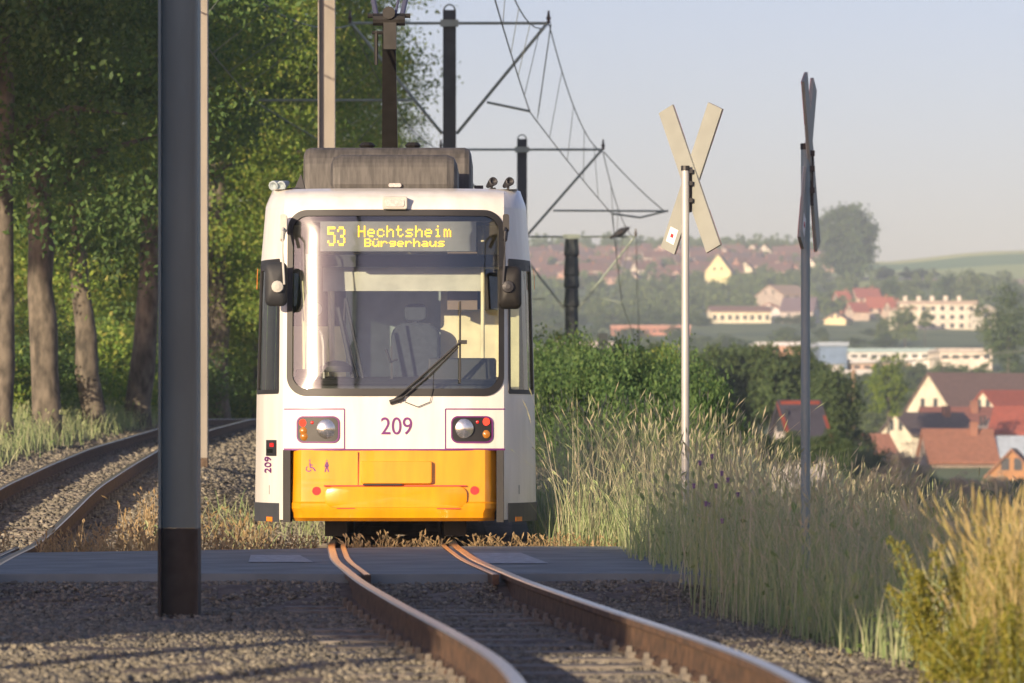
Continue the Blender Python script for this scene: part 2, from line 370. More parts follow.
# ballast stones (uncountable)
def stones(n, xr_, yr_, size, seed, keep=None):
    g = np.random.default_rng(seed)
    X = g.uniform(xr_[0], xr_[1], n); Y = g.uniform(yr_[0], yr_[1], n)
    k = (np.abs(X) < .128*Y*1.35+.5)
    d1 = np.abs(X-C1(Y)); d2 = np.abs(X-C2(Y))
    onrail = (np.abs(d1-.53) < .085) | (np.abs(d2-.53) < .085)
    inroad = (Y > 27.15) & (Y < road_far(X)+.03)
    lim = (X < C1(Y)+1.75+g.normal(0, .2, n)) & (X > C2(Y)-1.45+g.normal(0, .2, n))
    k &= ~onrail & ~inroad & lim
    X = X[k]; Y = Y[k]; n = len(X)
    Z = gz(X, Y)
    s = g.uniform(.5, 1.15, n)**1.3*size
    base = np.array([[-1,-1,-1],[1,-1,-1],[1,1,-1],[-1,1,-1],[-1,-1,1],[1,-1,1],[1,1,1],[-1,1,1]], float)
    P = base[None]*(g.uniform(.35, 1, (n, 8, 3)))*np.stack([s, s*g.uniform(.6, 1, n), s*g.uniform(.45, .8, n)], -1)[:, None]
    a = g.uniform(0, 6.28, n); b = g.uniform(-.6, .6, n)
    ca, sa, cb, sb = np.cos(a)[:, None], np.sin(a)[:, None], np.cos(b)[:, None], np.sin(b)[:, None]
    x = P[..., 0]*cb-P[..., 2]*sb; z = P[..., 0]*sb+P[..., 2]*cb; y = P[..., 1]
    x, y = x*ca-y*sa, x*sa+y*ca
    V = np.stack([x+X[:, None], y+Y[:, None], z+(Z+s*.25)[:, None]], -1)
    fb = np.array([[0,3,2,1],[4,5,6,7],[0,1,5,4],[1,2,6,5],[2,3,7,6],[3,0,4,7]])
    Fs = (fb[None]+(np.arange(n)*8)[:, None, None]).reshape(-1, 4)
    return V.reshape(-1, 3), Fs
A, FA = stones(170000, (-6, 4), (11.5, 36), .0195, 1); B, FB = stones(42000, (-11, -2), (33, 62), .036, 2)
Cc, FC = stones(30000, (-10, 1), (60, 112), .05, 3)
V = np.concatenate([A, B, Cc]); Fs = np.concatenate([FA, FB+len(A), FC+len(A)+len(B)])
o = link('ballast_stones', indexed('ballast_stones', V, Fs, M['stone'])); tag(o, 'grey brown crushed stone ballast around the rails', 'ballast', kind='stuff')

# ---------------------------------------------------------------- the tram
TY = 34.8; TS = F/TY; TXC = 393.0
TX = (TXC-512)/TS
def lx(px): return (px-TXC)/TS
def lz(py): return ZC+(Y0-py)/TS
def hw(z): return float(np.interp(z, [.2,.35,1.3,2.38,2.98,3.11], [1.245,1.25,1.235,1.207,1.158,1.11]))
def lean(z): return float(np.interp(z, [0,1.15,1.35,2.85,2.95,3.02,3.08,3.12], [0,0,.01,.173,.195,.25,.36,.56]))
def fy(x, z): return .012*x*x+.36*max(0, abs(x)-.4)**2+lean(z)
XE = .965
tram = thing('tram', 'white and yellow tram with number 209 coming head on along the rails', 'tram', (TX, TY, 0), 0)
def FP(x, z, d=0): return Vector((x, fy(x, z)-d, z))
def rrect(x0, x1, z0, z1, r, n=8):
    pts = []
    for cx_, cz_, a0 in ((x1-r, z1-r, 0), (x0+r, z1-r, 90), (x0+r, z0+r, 180), (x1-r, z0+r, 270)):
        for k in range(n+1):
            a = R(a0+90*k/n); pts.append((cx_+r*math.cos(a), cz_+r*math.sin(a)))
    return pts
def subdiv(pts, m):
    out = []
    for i in range(len(pts)):
        a = pts[i]; b = pts[(i+1)%len(pts)]; L_ = math.hypot(b[0]-a[0], b[1]-a[1]); n = max(1, int(L_/m))
        for k in range(n): out.append((a[0]+(b[0]-a[0])*k/n, a[1]+(b[1]-a[1])*k/n))
    return out
def ring_patch(mb, inner, x0, x1, z0, z1, P, rows=3):
    cx_ = (x0+x1)/2; cz_ = (z0+z1)/2; outer = []
    icx = sum(p[0] for p in inner)/len(inner); icz = sum(p[1] for p in inner)/len(inner)
    for x, z in inner:
        dx = x-icx; dz = z-icz; t = 1e9
        if dx > 1e-9: t = min(t, (x1-icx)/dx)
        if dx < -1e-9: t = min(t, (x0-icx)/dx)
        if dz > 1e-9: t = min(t, (z1-icz)/dz)
        if dz < -1e-9: t = min(t, (z0-icz)/dz)
        outer.append((icx+dx*t, icz+dz*t))
    n = len(inner)
    # snap the outer points closest to the four corners
    for c in ((x0,z0),(x1,z0),(x1,z1),(x0,z1)):
        k = min(range(n), key=lambda q: (outer[q][0]-c[0])**2+(outer[q][1]-c[1])**2); outer[k] = c
    vs = []
    for r_ in range(rows+1):
        t = r_/rows
        vs += [P(a[0]*(1-t)+b[0]*t, a[1]*(1-t)+b[1]*t) for a, b in zip(inner, outer)]
    mb.add(vs, [(r_*n+k, r_*n+(k+1)%n, (r_+1)*n+(k+1)%n, (r_+1)*n+k) for r_ in range(rows) for k in range(n)])
def patch(mb, x0, x1, z0, z1, P, nx_=10, nz_=6):
    mb.grid([[P(x0+(x1-x0)*i/nx_, z0+(z1-z0)*j/nz_) for i in range(nx_+1)] for j in range(nz_+1)])
ZB = .81; ZW = 1.24; ZT = 2.94
body = MB()
patch(body, -XE, XE, ZB, ZW, lambda x, z: FP(x, z), 20, 4)
wi = subdiv(rrect(lx(286.5), lx(503.5), lz(395.5), lz(209), .17), .06)
ring_patch(body, wi, -XE, XE, ZW, ZT, lambda x, z: FP(x, z))
# brow and roof front: follow the lean up to the roof
patch(body, -XE, XE, ZT, 3.12, lambda x, z: FP(x, z), 20, 8)
# angled corner panels
CW = .78
def CP(side):
    def f(s, z, d=0):
        a = Vector((side*XE, fy(XE, z), z)); b = Vector((side*hw(z), CW+.35*lean(z), z))
        bulge = math.sin(math.pi*s)*.035
        p = a.lerp(b, s); nrm = Vector((side*(b-a).y, -(b-a).x*side, 0)).normalized()
        return p+nrm*(bulge+d)*1.0
    return f
LB = 8.6
for side in (-1, 1):
    f = CP(side)
    win = subdiv(rrect(.12, .93, lz(392), lz(258), .02, 3), .12)
    patch(body, 0, 1, .2, .34, f, 5, 2)
    patch(body, 0, 1, .34, ZW, f, 5, 5)
    ring_patch(body, win, 0, 1, ZW, ZT, f)
    patch(body, 0, 1, ZT, 3.12, f, 5, 6)
    # return flange between bumper and corner panel
    body.grid([[Vector((side*XE, fy(XE, z), z)), Vector((side*(XE-.008), fy(XE, z)+.30, z))] for z in np.linspace(.2, ZB, 6)])
    # side wall with openings for the windows
    def SP(y, z, side=side): return Vector((side*hw(z), CW+.35*lean(z)*max(0, 1-(y-CW)/1.0)+(y-CW) if True else 0, z))
    patch(body, CW, LB, .34, 1.3, lambda y, z: SP(y, z), 12, 3)
    edges = [CW, CW+.12, 1.75, 1.9, 3.1, 3.25, 5.3, 5.45, 7.9, LB]
    for i in range(0, len(edges)-1):
        if i % 2 == 0: patch(body, edges[i], edges[i+1], 1.3, 2.6, lambda y, z: SP(y, z), 2, 5)
    patch(body, CW, LB, 2.6, 3.12, lambda y, z: SP(y, z), 12, 6)
# roof skin
body.grid([[Vector((x, y, 3.12-.02*(1-(x/1.085)**2))) for x in np.linspace(-1.083, 1.083, 13)] for y in [.62,.8,1.2,3,6,LB]])
body.grid([[Vector((x*(XE+(1.083-XE)*t), (fy(x*XE, 3.12))*(1-t)+.66*t, 3.12-.02*(1-x*x)*t)) for x in np.linspace(-1, 1, 13)] for t in (0,.5,1)])
ob = body.build('body', M['white'], tram); shade(ob, 30)
# lower skirts
m = MB()
for side in (-1, 1):
    f = CP(side); m.grid([[f(s, z, .010) for s in np.linspace(.09, 1, 8)] for z in (.18, .2, .25, .3, .345)])
    m.grid([[Vector((side*(hw(.35)+.006), y, z)) for y in (CW+.01, 3, 6, LB)] for z in (.18, .345)])
m.build('skirt', M['skirt'], tram, solid=.008)
m = MB()                                        # dark gap between bumper and corners
for side in (-1, 1): m.box(min(side*.90, side*.962), max(side*.90, side*.962), .10, .5, .18, .808)
m.box(-.9, .9, .25, .6, .2, .8)
m.build('bumper_gap', M['rubber'], tram)
# rubber seal
def band(inner, outer, P, d, mb):
    n = len(inner); vs = [P(*p, d) for p in inner]+[P(*p, d) for p in outer]+[P(*p, -.01) for p in outer]+[P(*p, -.03) for p in inner]
    for a in range(3): mb.add([vs[a*n+k] for k in range(n)]+[vs[(a+1)*n+k] for k in range(n)], [(k, (k+1)%n, n+(k+1)%n, n+k) for k in range(n)])
    mb.add([vs[3*n+k] for k in range(n)]+[vs[k] for k in range(n)], [(k, (k+1)%n, n+(k+1)%n, n+k) for k in range(n)])
m = MB(); NR = 10
def same(x0, x1, z0, z1, r): return subdiv_fixed(rrect(x0, x1, z0, z1, r, NR))
def subdiv_fixed(pts, n=10):
    out = []; q = NR+1
    for c in range(4):
        blk = pts[c*q:(c+1)*q]; out += blk; a = blk[-1]; b = pts[((c+1)*q) % len(pts)]
        out += [(a[0]+(b[0]-a[0])*k/n, a[1]+(b[1]-a[1])*k/n) for k in range(1, n)]
    return out
o_ = same(lx(285.8), lx(504.2), lz(396), lz(208.3), .175); i_ = same(lx(291.5), lx(498.5), lz(388.5), lz(214.5), .13)
band(i_, o_, FP, .012, m); seal = m.build('windscreen_seal', M['rubber'], tram); shade(seal)
# windscreen
m = MB(); gl = same(lx(290.5), lx(499.5), lz(389.5), lz(213.5), .135); cx0 = 0; cz0 = (lz(389.5)+lz(213.5))/2
n = len(gl); vs = []
RR = 8
for r_ in range(RR+1):
    t = r_/RR; vs += [FP(p[0]*t, cz0+(p[1]-cz0)*t, -.004) for p in gl]
m.add(vs, [(r_*n+k, r_*n+(k+1)%n, (r_+1)*n+(k+1)%n, (r_+1)*n+k) for r_ in range(RR) for k in range(n)])
ws = m.build('windscreen', M['wscreen'], tram); ws.data.polygons.foreach_set('use_smooth', [True]*len(ws.data.polygons))
# yellow bumper, with its hatch, flap and steps
def by(z): return float(np.interp(z, [.19,.22,.30,.345,.36,.50,.515,.81], [.02,-.035,-.055,-.055,-.03,-.015,-.01,.004]))
def BP(x, z, d=0):
    ax = abs(x)/.9; c = .05*ax*ax+(.16*((ax-.88)/.12)**2 if ax > .88 else 0)
    return Vector((x*(1-.02*(z < .3)), c+by(z)-d, z))
m = MB(); zs = [.19,.205,.22,.26,.30,.335,.345,.352,.36,.40,.45,.50,.515,.56,.65,.75,.80,.81]
xsb = list(np.linspace(-.9, .9, 37))
m.grid([[BP(x, z) for x in xsb] for z in zs])
m.grid([[BP(x, z) if z2 else BP(x, z)+Vector((0, .12, 0)) for x in xsb] for z, z2 in ((.19,0),(.19,1))])
m.grid([[BP(x, .81)+Vector((0, q, 0)) for x in xsb] for q in (0, .1)])
bump_ = m.build('bumper', M['yellow'], tram); shade(bump_, 25)
def plate(mb, x0, x1, z0, z1, r, P, d, depth):
    q = rrect(x0, x1, z0, z1, r, 5); q = subdiv(q, .08); n = len(q); cx_ = (x0+x1)/2; cz_ = (z0+z1)/2
    vs = []
    for t in (0, .33, .66, .97): vs += [P(cx_+(p[0]-cx_)*t, cz_+(p[1]-cz_)*t, d) for p in q]
    vs += [P(p[0], p[1], d-.006) for p in q]; vs += [P(p[0], p[1], d-depth) for p in q]
    mb.add(vs, [(r_*n+k, r_*n+(k+1)%n, (r_+1)*n+(k+1)%n, (r_+1)*n+k) for r_ in range(5) for k in range(n)])
m = MB(); plate(m, lx(361), lx(432), lz(483.5), lz(461), .02, BP, .055, .09); h_ = m.build('coupler_hatch', M['yellow'], bump_); shade(h_, 25)
m = MB(); m.box(lx(363), lx(402), -.06, .0, lz(485.2), lz(484.0)); m.build('hatch_handle', M['rubber'], h_)
m = MB(); plate(m, lx(325), lx(467), lz(507.5), lz(486.5), .07, lambda x, z, d=0: BP(x, .42, d)+Vector((0, 0, z-.42)), .036, .06); fl = m.build('tow_flap', M['yellow'], bump_); shade(fl, 25)
m = MB()
m.box(lx(324), lx(466), -.026, .03, lz(486.3), lz(485.2)); m.box(lx(337), lx(355), -.055, .03, lz(508.6), lz(507.9)); m.box(lx(437), lx(460), -.055, .03, lz(508.9), lz(508.1))
m.box(lx(358)-.002, lx(358)+.002, -.0125, .03, lz(485), lz(452)); m.build('panel_gap', M['signred'], bump_)
def disc(px, py, r, mt, nm, par, P=BP, d=.006, n=16, dome=0):
    c = P(lx(px), lz(py), d); mb = MB()
    T = Matrix.Translation(c) @ Matrix.Rotation(R(90), 4, 'X')
    mb.lathe([(r, -.012), (r, 0), (r*.7, dome*.7), (.001, dome)], n, T); o = mb.build(nm, mt, par, smooth=True); return o
disc(316.5, 491, .038, M['reflector'], 'reflector', bump_); disc(474.5, 490.5, .038, M['reflector'], 'reflector', bump_)
disc(328.5, 495.5, .014, M['cabgrey'], 'bolt', bump_, d=.03); disc(461.5, 495.7, .014, M['cabgrey'], 'bolt', bump_, d=.03)
# pictograms: wheelchair user and walking person
def pline(mb, pts, w, P=BP, d=.003):
    fine = []
    for a, b in zip(pts[:-1], pts[1:]):
        q = max(1, int(math.hypot(b[0]-a[0], b[1]-a[1])/8)); fine += [(a[0]+(b[0]-a[0])*k/q, a[1]+(b[1]-a[1])*k/q) for k in range(q)]
    fine.append(pts[-1])
    for a, b in zip(fine[:-1], fine[1:]):
        ax, az = lx(a[0]), lz(a[1]); bx, bz = lx(b[0]), lz(b[1]); L_ = math.hypot(bx-ax, bz-az) or 1; ux, uz = -(bz-az)/L_*w/2, (bx-ax)/L_*w/2
        mb.add([P(ax+ux, az+uz, d), P(ax-ux, az-uz, d), P(bx-ux, bz-uz, d), P(bx+ux, bz+uz, d)], [(0,1,2,3)])
m = MB(); pline(m, [(309.6,462.5),(310,467.5),(313,467.8),(315.3,471)], .012); pline(m, [(310,465),(312.6,465)], .01)
pline(m, [(308.5+2.6*math.cos(a), 468.8+2.6*math.sin(a)) for a in np.linspace(.3, 4.2, 10)], .009)
pline(m, [(309.1,460.6),(310.1,460.6)], .02)
m.build('wheelchair_symbol', M['purple'], bump_)
m = MB(); pline(m, [(326.3,460.7),(327.2,460.7)], .018); pline(m, [(326.7,462),(326.7,467)], .022); pline(m, [(326.5,466),(325,472)], .012); pline(m, [(327,466),(328.4,472)], .012)
pline(m, [(326,463),(324.6,467)], .009); pline(m, [(327.4,463),(328.6,466.5)], .009)
m.build('walking_symbol', M['purple'], bump_)
# headlight panels
def lamp_unit(pa, pb, l0, l1, big, reds, ambers, tiny):
    u = MB()
    z0, z1 = lz(449), lz(409); z_t = .004
    q = [(pa, 409), (pb, 409), (pb, 449), (pa, 449)]
    for a, b in ((0,1),(1,2),(2,3),(3,0)):
        if abs(lx(q[a][0])) > .93 and abs(lx(q[b][0])) > .93: continue
        if a == 2 and False: continue
        pline(u, [q[a], q[b]], .011, FP, .003)
    u.build('panel_joint', M['purple'], tram)
    m = MB(); plate(m, lx(l0), lx(l1), lz(442), lz(417), .05, FP, .010, .03)
    hl = m.build('headlight', M['rubber'], tram); shade(hl, 30)
    m = MB(); band(subdiv_fixed(rrect(lx(l0+.4), lx(l1-.4), lz(441.6), lz(417.4), .05, NR)), subdiv_fixed(rrect(lx(l0-1), lx(l1+1), lz(443), lz(416), .06, NR)), FP, .014, m); m.build('headlight_frame', M['purple'], hl)
    for (x, y, r, mt, nm) in big: disc(x, y, r, mt, nm, hl, FP, .014, 24, .02)
    for (x, y) in reds: disc(x, y, .034, M['redlamp'], 'marker_light', hl, FP, .014, 16, .012)
    for (x, y) in ambers: disc(x, y, .036, M['amber'], 'turn_signal', hl, FP, .014, 16, .012)
    for (x, y) in tiny: disc(x, y, .014, M['redlens'], 'side_marker', hl, FP, .014, 10, .004)
    return hl
m = MB(); pline(m, [(283, 449.6), (505, 449.6)], .013, FP, .004); m.build('panel_joint', M['purple'], tram)
lamp_unit(283, 344.5, 297, 338.5, [(326.5, 429, .085, M['chrome'], 'lamp')], [(302.6, 422.8)], [(303.3, 431), (304, 436.5)], [(312,422.5)])
lamp_unit(445.5, 505, 452, 492, [(463.8, 428.5, .085, M['chrome'], 'lamp')], [(486, 421.6)], [(486, 434.2)], [(477.5,422)])
# text
def text_mesh(s, size, ext=.002):
    cu = bpy.data.curves.new('txt', 'FONT'); cu.body = s; cu.size = size; cu.extrude = ext; cu.align_x = 'CENTER'
    ob = bpy.data.objects.new('txt', cu); COL.objects.link(ob); bpy.context.view_layer.update()
    me = bpy.data.meshes.new_from_object(ob.evaluated_get(bpy.context.evaluated_depsgraph_get()))
    bpy.data.objects.remove(ob); return me
me = text_mesh('209', .215); me.materials.clear(); me.materials.append(M['purple'])
o = link('fleet_number', me, tram); o.rotation_euler = (R(90), 0, 0); o.location = (lx(396.5), fy(0, 1)-.006, lz(434.3)); o.scale = (.88, 1, 1)
f = CP(-1)
me2 = text_mesh('209', .125); me2.materials.clear(); me2.materials.append(M['purple'])
c = f(.30, lz(465), .008); o = link('side_number', me2, tram)
tn = (f(.6, lz(465))-f(.1, lz(465))).normalized(); X_ = Vector((0,0,1)); Y_ = tn; N_ = X_.cross(Y_).normalized()
o.matrix_local = Matrix.Translation(c) @ Matrix((X_, Y_, N_)).transposed().to_4x4() @ Matrix.Diagonal((.8, 1.6, 1, 1))
def fplate(f, s0, s1, p0, p1, nm, mt, par, d=.006, z_=True):
    mb = MB(); mb.grid([[f(s, lz(p), d) for s in np.linspace(s0, s1, 4)] for p in np.linspace(p0, p1, 4)]); return mb.build(nm, mt, par, solid=.004)
lg = fplate(f, .16, .46, 440, 456, 'operator_badge', M['rubber'], tram)
fplate(f, .22, .33, 443, 447, 'badge_mark', M['redlens'], lg, .011); fplate(f, .25, .42, 449, 453, 'badge_mark', M['sglass'], lg, .011)
# corner windows
for side in (-1, 1):
    f = CP(side); m = MB()
    a = subdiv_fixed(rrect(.15, .90, lz(389), lz(262), .03, NR)); b = subdiv_fixed(rrect(.10, .95, lz(393.5), lz(257), .03, NR))
    band(a, b, f, .006, m); cf = m.build('cab_window_frame', M['rubber'], tram)
    m = MB(); patch(m, .13, .92, lz(390.5), lz(261), lambda s, z: f(s, z, -.006), 4, 4); m.build('cab_window_pane', M['sglass'], cf)
    # upper dark panel where the mirror folds
    fplate(f, .13, .92, 259, 268, 'window_header', M['rubber'], cf, .004)
    fplate(f, .985, 1.0, 265, 286, 'side_marker_light', M['orange'], tram, .03)
    fplate(f, .25, .42, 517.5, 522, 'side_marker_light', M['orange'], tram, .012)
# side windows
for side in (-1, 1):
    for y0, y1 in ((CW+.12, 1.75), (1.9, 3.1), (3.25, 5.3), (5.45, 7.9)):
        m = MB(); m.grid([[Vector((side*(hw(z)-.012), y, z)) for y in (y0, y1)] for z in np.linspace(1.3, 2.6, 4)]); m.build('side_window', M['sglass'], tram)
# interior
m = MB(); m.box(-1.1, 1.1, .35, LB-.1, .42, .5); m.build('cab_floor', M['cabdark'], tram)
m = MB(); m.box(-.93, .93, .24, .62, .5, 1.38); m.prism([(.2,1.38),(.75,1.38),(.72,1.46),(.3,1.42)], 0, -.92, .92)
m.box(lx(427), lx(496), .42, .8, 1.38, lz(357)); m.box(lx(292), lx(312), .5, .8, 1.38, lz(368))
dash = m.build('dashboard', M['cabdark'], tram, bevel=.02)
m = MB(); T = Matrix.Translation((lx(333), .62, 1.50)); m.lathe([(.14,0),(.14,.05),(.08,.09),(.01,.1)], 16, T); m.build('control_desk', M['cabdark'], dash, smooth=True)
ringp = [Vector((lx(312)+.075*math.cos(a), .55, lz(348)+.19*math.sin(a)*1.0)) for a in np.linspace(-.2, math.pi+.2, 14)]
ringp = [Vector((lx(303), .55, 1.38))]+ringp[::-1]+[Vector((lx(321), .55, 1.38))]
m = MB(); m.tube(ringp, .014, 6); m.build('handrail', M['signpole'], dash)
m = MB(); m.lathe([(.001,0),(.06,0),(.06,.01),(.001,.01)], 16, Matrix.Translation((lx(312), .6, lz(307))) @ Matrix.Rotation(R(90), 4, 'X')); m.tube([(lx(312), .6, lz(314)), (lx(300), .62, lz(319)), (lx(296), .62, lz(260))], .008, 5); m.build('cab_fan', M['cabgrey'], tram)
# partition behind the driver
m = MB()
m.box(-1.1, lx(335), 2.3, 2.36, .5, 1.95); m.box(lx(437), 1.1, 1.75, 1.8, .5, 3.05); m.box(-1.1, lx(437), 2.3, 2.36, 2.62, 3.05)
part_ = m.build('cab_partition', M['cream'], tram)
m = MB(); m.box(lx(335), lx(437), 2.31, 2.35, .5, 2.62); m.build('partition_panel', M['cabblue'], part_)
m = MB(); m.box(lx(445), lx(476), 1.25, 1.4, lz(305), lz(214)); m.build('cab_cupboard', mat('cab_brown', (.18,.13,.10), .6), part_)  # brown box stands in for a dark tree reflected in the windscreen
m = MB(); m.box(lx(450), lx(500), 1.5, 1.6, lz(304), lz(262)); m.build('cupboard_base', M['cabdark'], part_)  # dark lower part of the same built-in reflection
m = MB(); m.box(lx(318), lx(482), .95, 1.0, lz(287), lz(262)); m.build('sun_blind', M['cabgrey'], tram)
m = MB(); m.box(lx(312), lx(500), .80, .86, lz(263), lz(250.5)); m.box(-.95,.95,.35,.9,lz(220),lz(213)); m.build('blind_case', M['cabdark'], tram)
m = MB(); m.box(-1.0, 1.0, .9, 2.4, 2.98, 3.04); m.build('cab_ceiling', M['cabgrey'], tram)
# seat
m = MB(); m.prism(rrect(lx(386), lx(437), lz(395), lz(318), .13, 6), 1, 1.45, 1.57); m.box(lx(388), lx(435), 1.1, 1.55, .85, 1.0); m.box(lx(405), lx(418), 1.2, 1.4, .5, .86)
st = m.build('driver_seat', M['seat'], tram, bevel=.03); shade(st)
m = MB(); m.prism(rrect(lx(400), lx(423), lz(316), lz(298), .05, 5), 1, 1.47, 1.56); m.box(lx(409), lx(414), 1.5, 1.53, lz(320), lz(314)); m.build('headrest', M['seat'], st, bevel=.02)
m = MB()
m.tube([(lx(343), .55, lz(296)), (lx(361), .6, lz(380))], .016, 6); m.tube([(lx(335), .6, lz(305)), (lx(352), .62, lz(385))], .02, 6); m.tube([(lx(340), .62, lz(318)), (lx(356), .66, lz(382))], .012, 6)
m.build('cab_pillar', M['cabdark'], tram)
m = MB(); m.box(lx(389), lx(391), .45, .47, 1.42, lz(345)); m.tube([(lx(384), .45, lz(348)), (lx(389), .45, lz(361)), (lx(396), .45, lz(358))], .014, 6); m.build('microphone', M['rubber'], tram)
m = MB(); m.tube([(lx(301), .7, 1.3), (lx(299), .7, 2.8)], .02, 8); m.tube([(lx(482), .9, 1.3), (lx(482), .9, 2.9)], .018, 8); m.tube([(lx(326), 1.0, 1.4), (lx(326), 1.0, 2.6)], .03, 8); m.build('grab_pole', M['cream'], tram)
# destination display with lit dots
m = MB(); m.box(lx(319), lx(476), .235, .30, lz(250), lz(220)); dsp = m.build('destination_display', M['display'], tram)
FONT = {'H':"10001 10001 10001 11111 10001 10001 10001",'e':"00000 00000 01110 10001 11111 10000 01110",'c':"00000 00000 01110 10001 10000 10001 01110",
'h':"10000 10000 10110 11001 10001 10001 10001",'t':"01000 01000 11110 01000 01000 01001 00110",'s':"00000 00000 01111 10000 01110 00001 11110",
'i':"00100 00000 01100 00100 00100 00100 01110",'m':"00000 00000 11010 10101 10101 10101 10101",'B':"11110 10001 10001 11110 10001 10001 11110",
'ü':"01010 00000 10001 10001 10001 10011 01101",'r':"00000 00000 10110 11001 10000 10000 10000",'g':"00000 00000 01111 10001 01111 00001 01110",
'a':"00000 00000 01110 00001 01111 10001 01111",'u':"00000 00000 10001 10001 10001 10011 01101",
'5':"11111 10000 11110 00001 00001 10001 01110",'3':"01110 10001 00001 00110 00001 10001 01110"}
def dots(s, px0, pitch, py0, h, cw, bold=0, vfill=.98):
    mb = MB()
    for i, ch in enumerate(s):
        rows = FONT[ch].split(); rh = h/7
        for r_, row in enumerate(rows):
            for c_, b in enumerate(row):
                if b == '1':
                    x = px0+i*pitch+c_*cw; y = py0+r_*rh
                    mb.box(lx(x), lx(x+cw*(.86+bold)), .226, .2345, lz(y+rh*.86), lz(y))
    return mb
mb = dots('Hechtsheim', 357, 9.6, 224.3, 11.6, 1.5); mb.build('display_text', M['led'], dsp)
mb = dots('Bürgerhaus', 363.4, 8.2, 237.4, 8.2, 1.34, .3); mb.build('display_text', M['led'], dsp)
mb = dots('53', 326.3, 9.9, 225.3, 19.6, 1.55, .2); mb.build('display_text', M['led'], dsp)
# wiper
wp = MB()
def W(px, py, d=.05): return FP(lx(px), lz(py), d)
wp.tube([W(393,401,.03), W(420,378,.055), W(452,349.5,.06), W(461,342,.05)], .011, 6); wp.tube([W(398,402,.03), W(430,375,.055), W(458,347,.055)], .009, 6)
wiper = wp.build('wiper_arm', M['rubber'], tram)
m = MB(); m.tube([W(460,301,.03), W(460,342,.035), W(460,383,.03)], .009, 6); m.box(lx(458), lx(467), fy(.6,1.75)-.06, fy(.6,1.75)-.03, lz(344), lz(340)); m.build('wiper_blade', M['rubber'], wiper)
m = MB(); m.tube([W(390,402.5,.02), W(403,398,.03)], .022, 8); m.build('wiper_pivot', M['rubber'], wiper)
m = MB(); m.tube([W(405,402,.02), W(418,407,.02), W(430,402,.02), W(433,390,.02), W(434,370,.03)], .004, 5); m.build('washer_hose', M['rubber'], wiper)
# mirrors
for side, cxp, w_, py0, py1, hx, armx in ((-1, 276, 22, 262, 306, 283, 282), (1, 510, 23, 266, 309, 506, 506)):
    m = MB(); yb = .02
    q = rrect(lx(cxp-w_/2), lx(cxp+w_/2), lz(py1), lz(py0), .05, 5)
    n = len(q); cx_ = lx(cxp); cz_ = (lz(py0)+lz(py1))/2
    vs = []
    for t, yy in ((0, -.035), (.5, -.03), (.85, -.01), (1, .03), (1, .09), (.9, .10), (0, .10)): vs += [Vector((cx_+(p[0]-cx_)*t, yb+yy-.06, cz_+(p[1]-cz_)*t)) for p in q]
    m.add(vs, [(r_*n+k, r_*n+(k+1)%n, (r_+1)*n+(k+1)%n, (r_+1)*n+k) for r_ in range(6) for k in range(n)])
    mir = m.build('mirror', M['panto'] if side > 0 else M['cabdark'], tram); shade(mir)
    m = MB(); m.tube([(lx(armx), .22, lz(222)), (lx(armx-1*side), -.03, lz(232)), (lx(armx-1.5*side), -.07, lz(262)), (lx(armx-3*side), -.1, lz(285))], .011, 6)
    m.lathe([(.055,0),(.05,.03),(.02,.04)], 12, Matrix.Translation((lx(cxp-2*side), -.075, lz(287))) @ Matrix.Rotation(R(90), 4, 'X')); m.build('mirror_arm', M['darkmetal'] if side > 0 else M['cabgrey'], mir)
    m = MB(); m.prism(rrect(lx(hx-3.2), lx(hx+3.2), lz(231), lz(213.5), .02, 4), 1, .08, .2); m.tube([(lx(hx), .12, lz(231)), (lx(hx-1), .05, lz(240))], .02, 6); m.build('mirror_bracket', M['rubber'] if side > 0 else M['cabgrey'], mir)
    m = MB(); m.grid([[Vector((cx_+(u-.5)*.17, yb+.045, cz_+(v-.5)*.3)) for u in (0, 1)] for v in (0, 1)]); m.build('mirror_glass', M['chrome'], mir)
# number lamp on the brow
m = MB(); m.prism(rrect(lx(382), lx(407), lz(208.5), lz(195.5), .02, 4), 1, .12, .3); nl = m.build('top_headlight', M['cabgrey'], tram, bevel=.01)
m = MB(); m.prism(rrect(lx(385), lx(404), lz(206), lz(198.5), .02, 4), 1, .112, .125); m.build('lamp_glass', M['chrome'], nl)
# roof boxes
def cover(nm, p0, p1, q0, q1, y0, y1, r, par=tram):
    ss = F/(TY+y0); mb = MB(); z1 = ZC+(Y0-q0)/ss; z0 = 3.08
    r_off = 1.0+y0/TY; wx = lambda p: ((p-512)/ss-TX)
    prof = []
    for a in range(0, 7): t = R(15*a); prof.append((y0+r*(1-math.sin(t)) if False else y0+r-r*math.cos(t), z1-r+r*math.sin(t)))
    prof = [(y0-.02, z0)]+prof+[(y1, z1), (y1, z0)]
    mb.prism(prof, 0, wx(p0), wx(p1)); return mb.build(nm, M['greybox'], par, bevel=.09 if y0 < 1 else .06)
c1 = cover('roof_cover', 330, 457, 153.5, 188, .75, 2.2, .16)
m = MB(); m.prism(rrect(lx(386), lx(399), lz(182), lz(178), .015, 4), 1, .71, .8); m.build('cover_latch', M['chrome'], c1)
m = MB()
for x in (342, 448): m.box(lx(x-2), lx(x+2), .60, .82, lz(191), lz(184))
m.build('cover_hinge', M['panto'], c1)
c2 = cover('roof_cover', 303, 471, 146, 188, 2.4, 4.4, .22)
cover('roof_cover', 308, 466, 150, 190, 5.2, 8.0, .2)
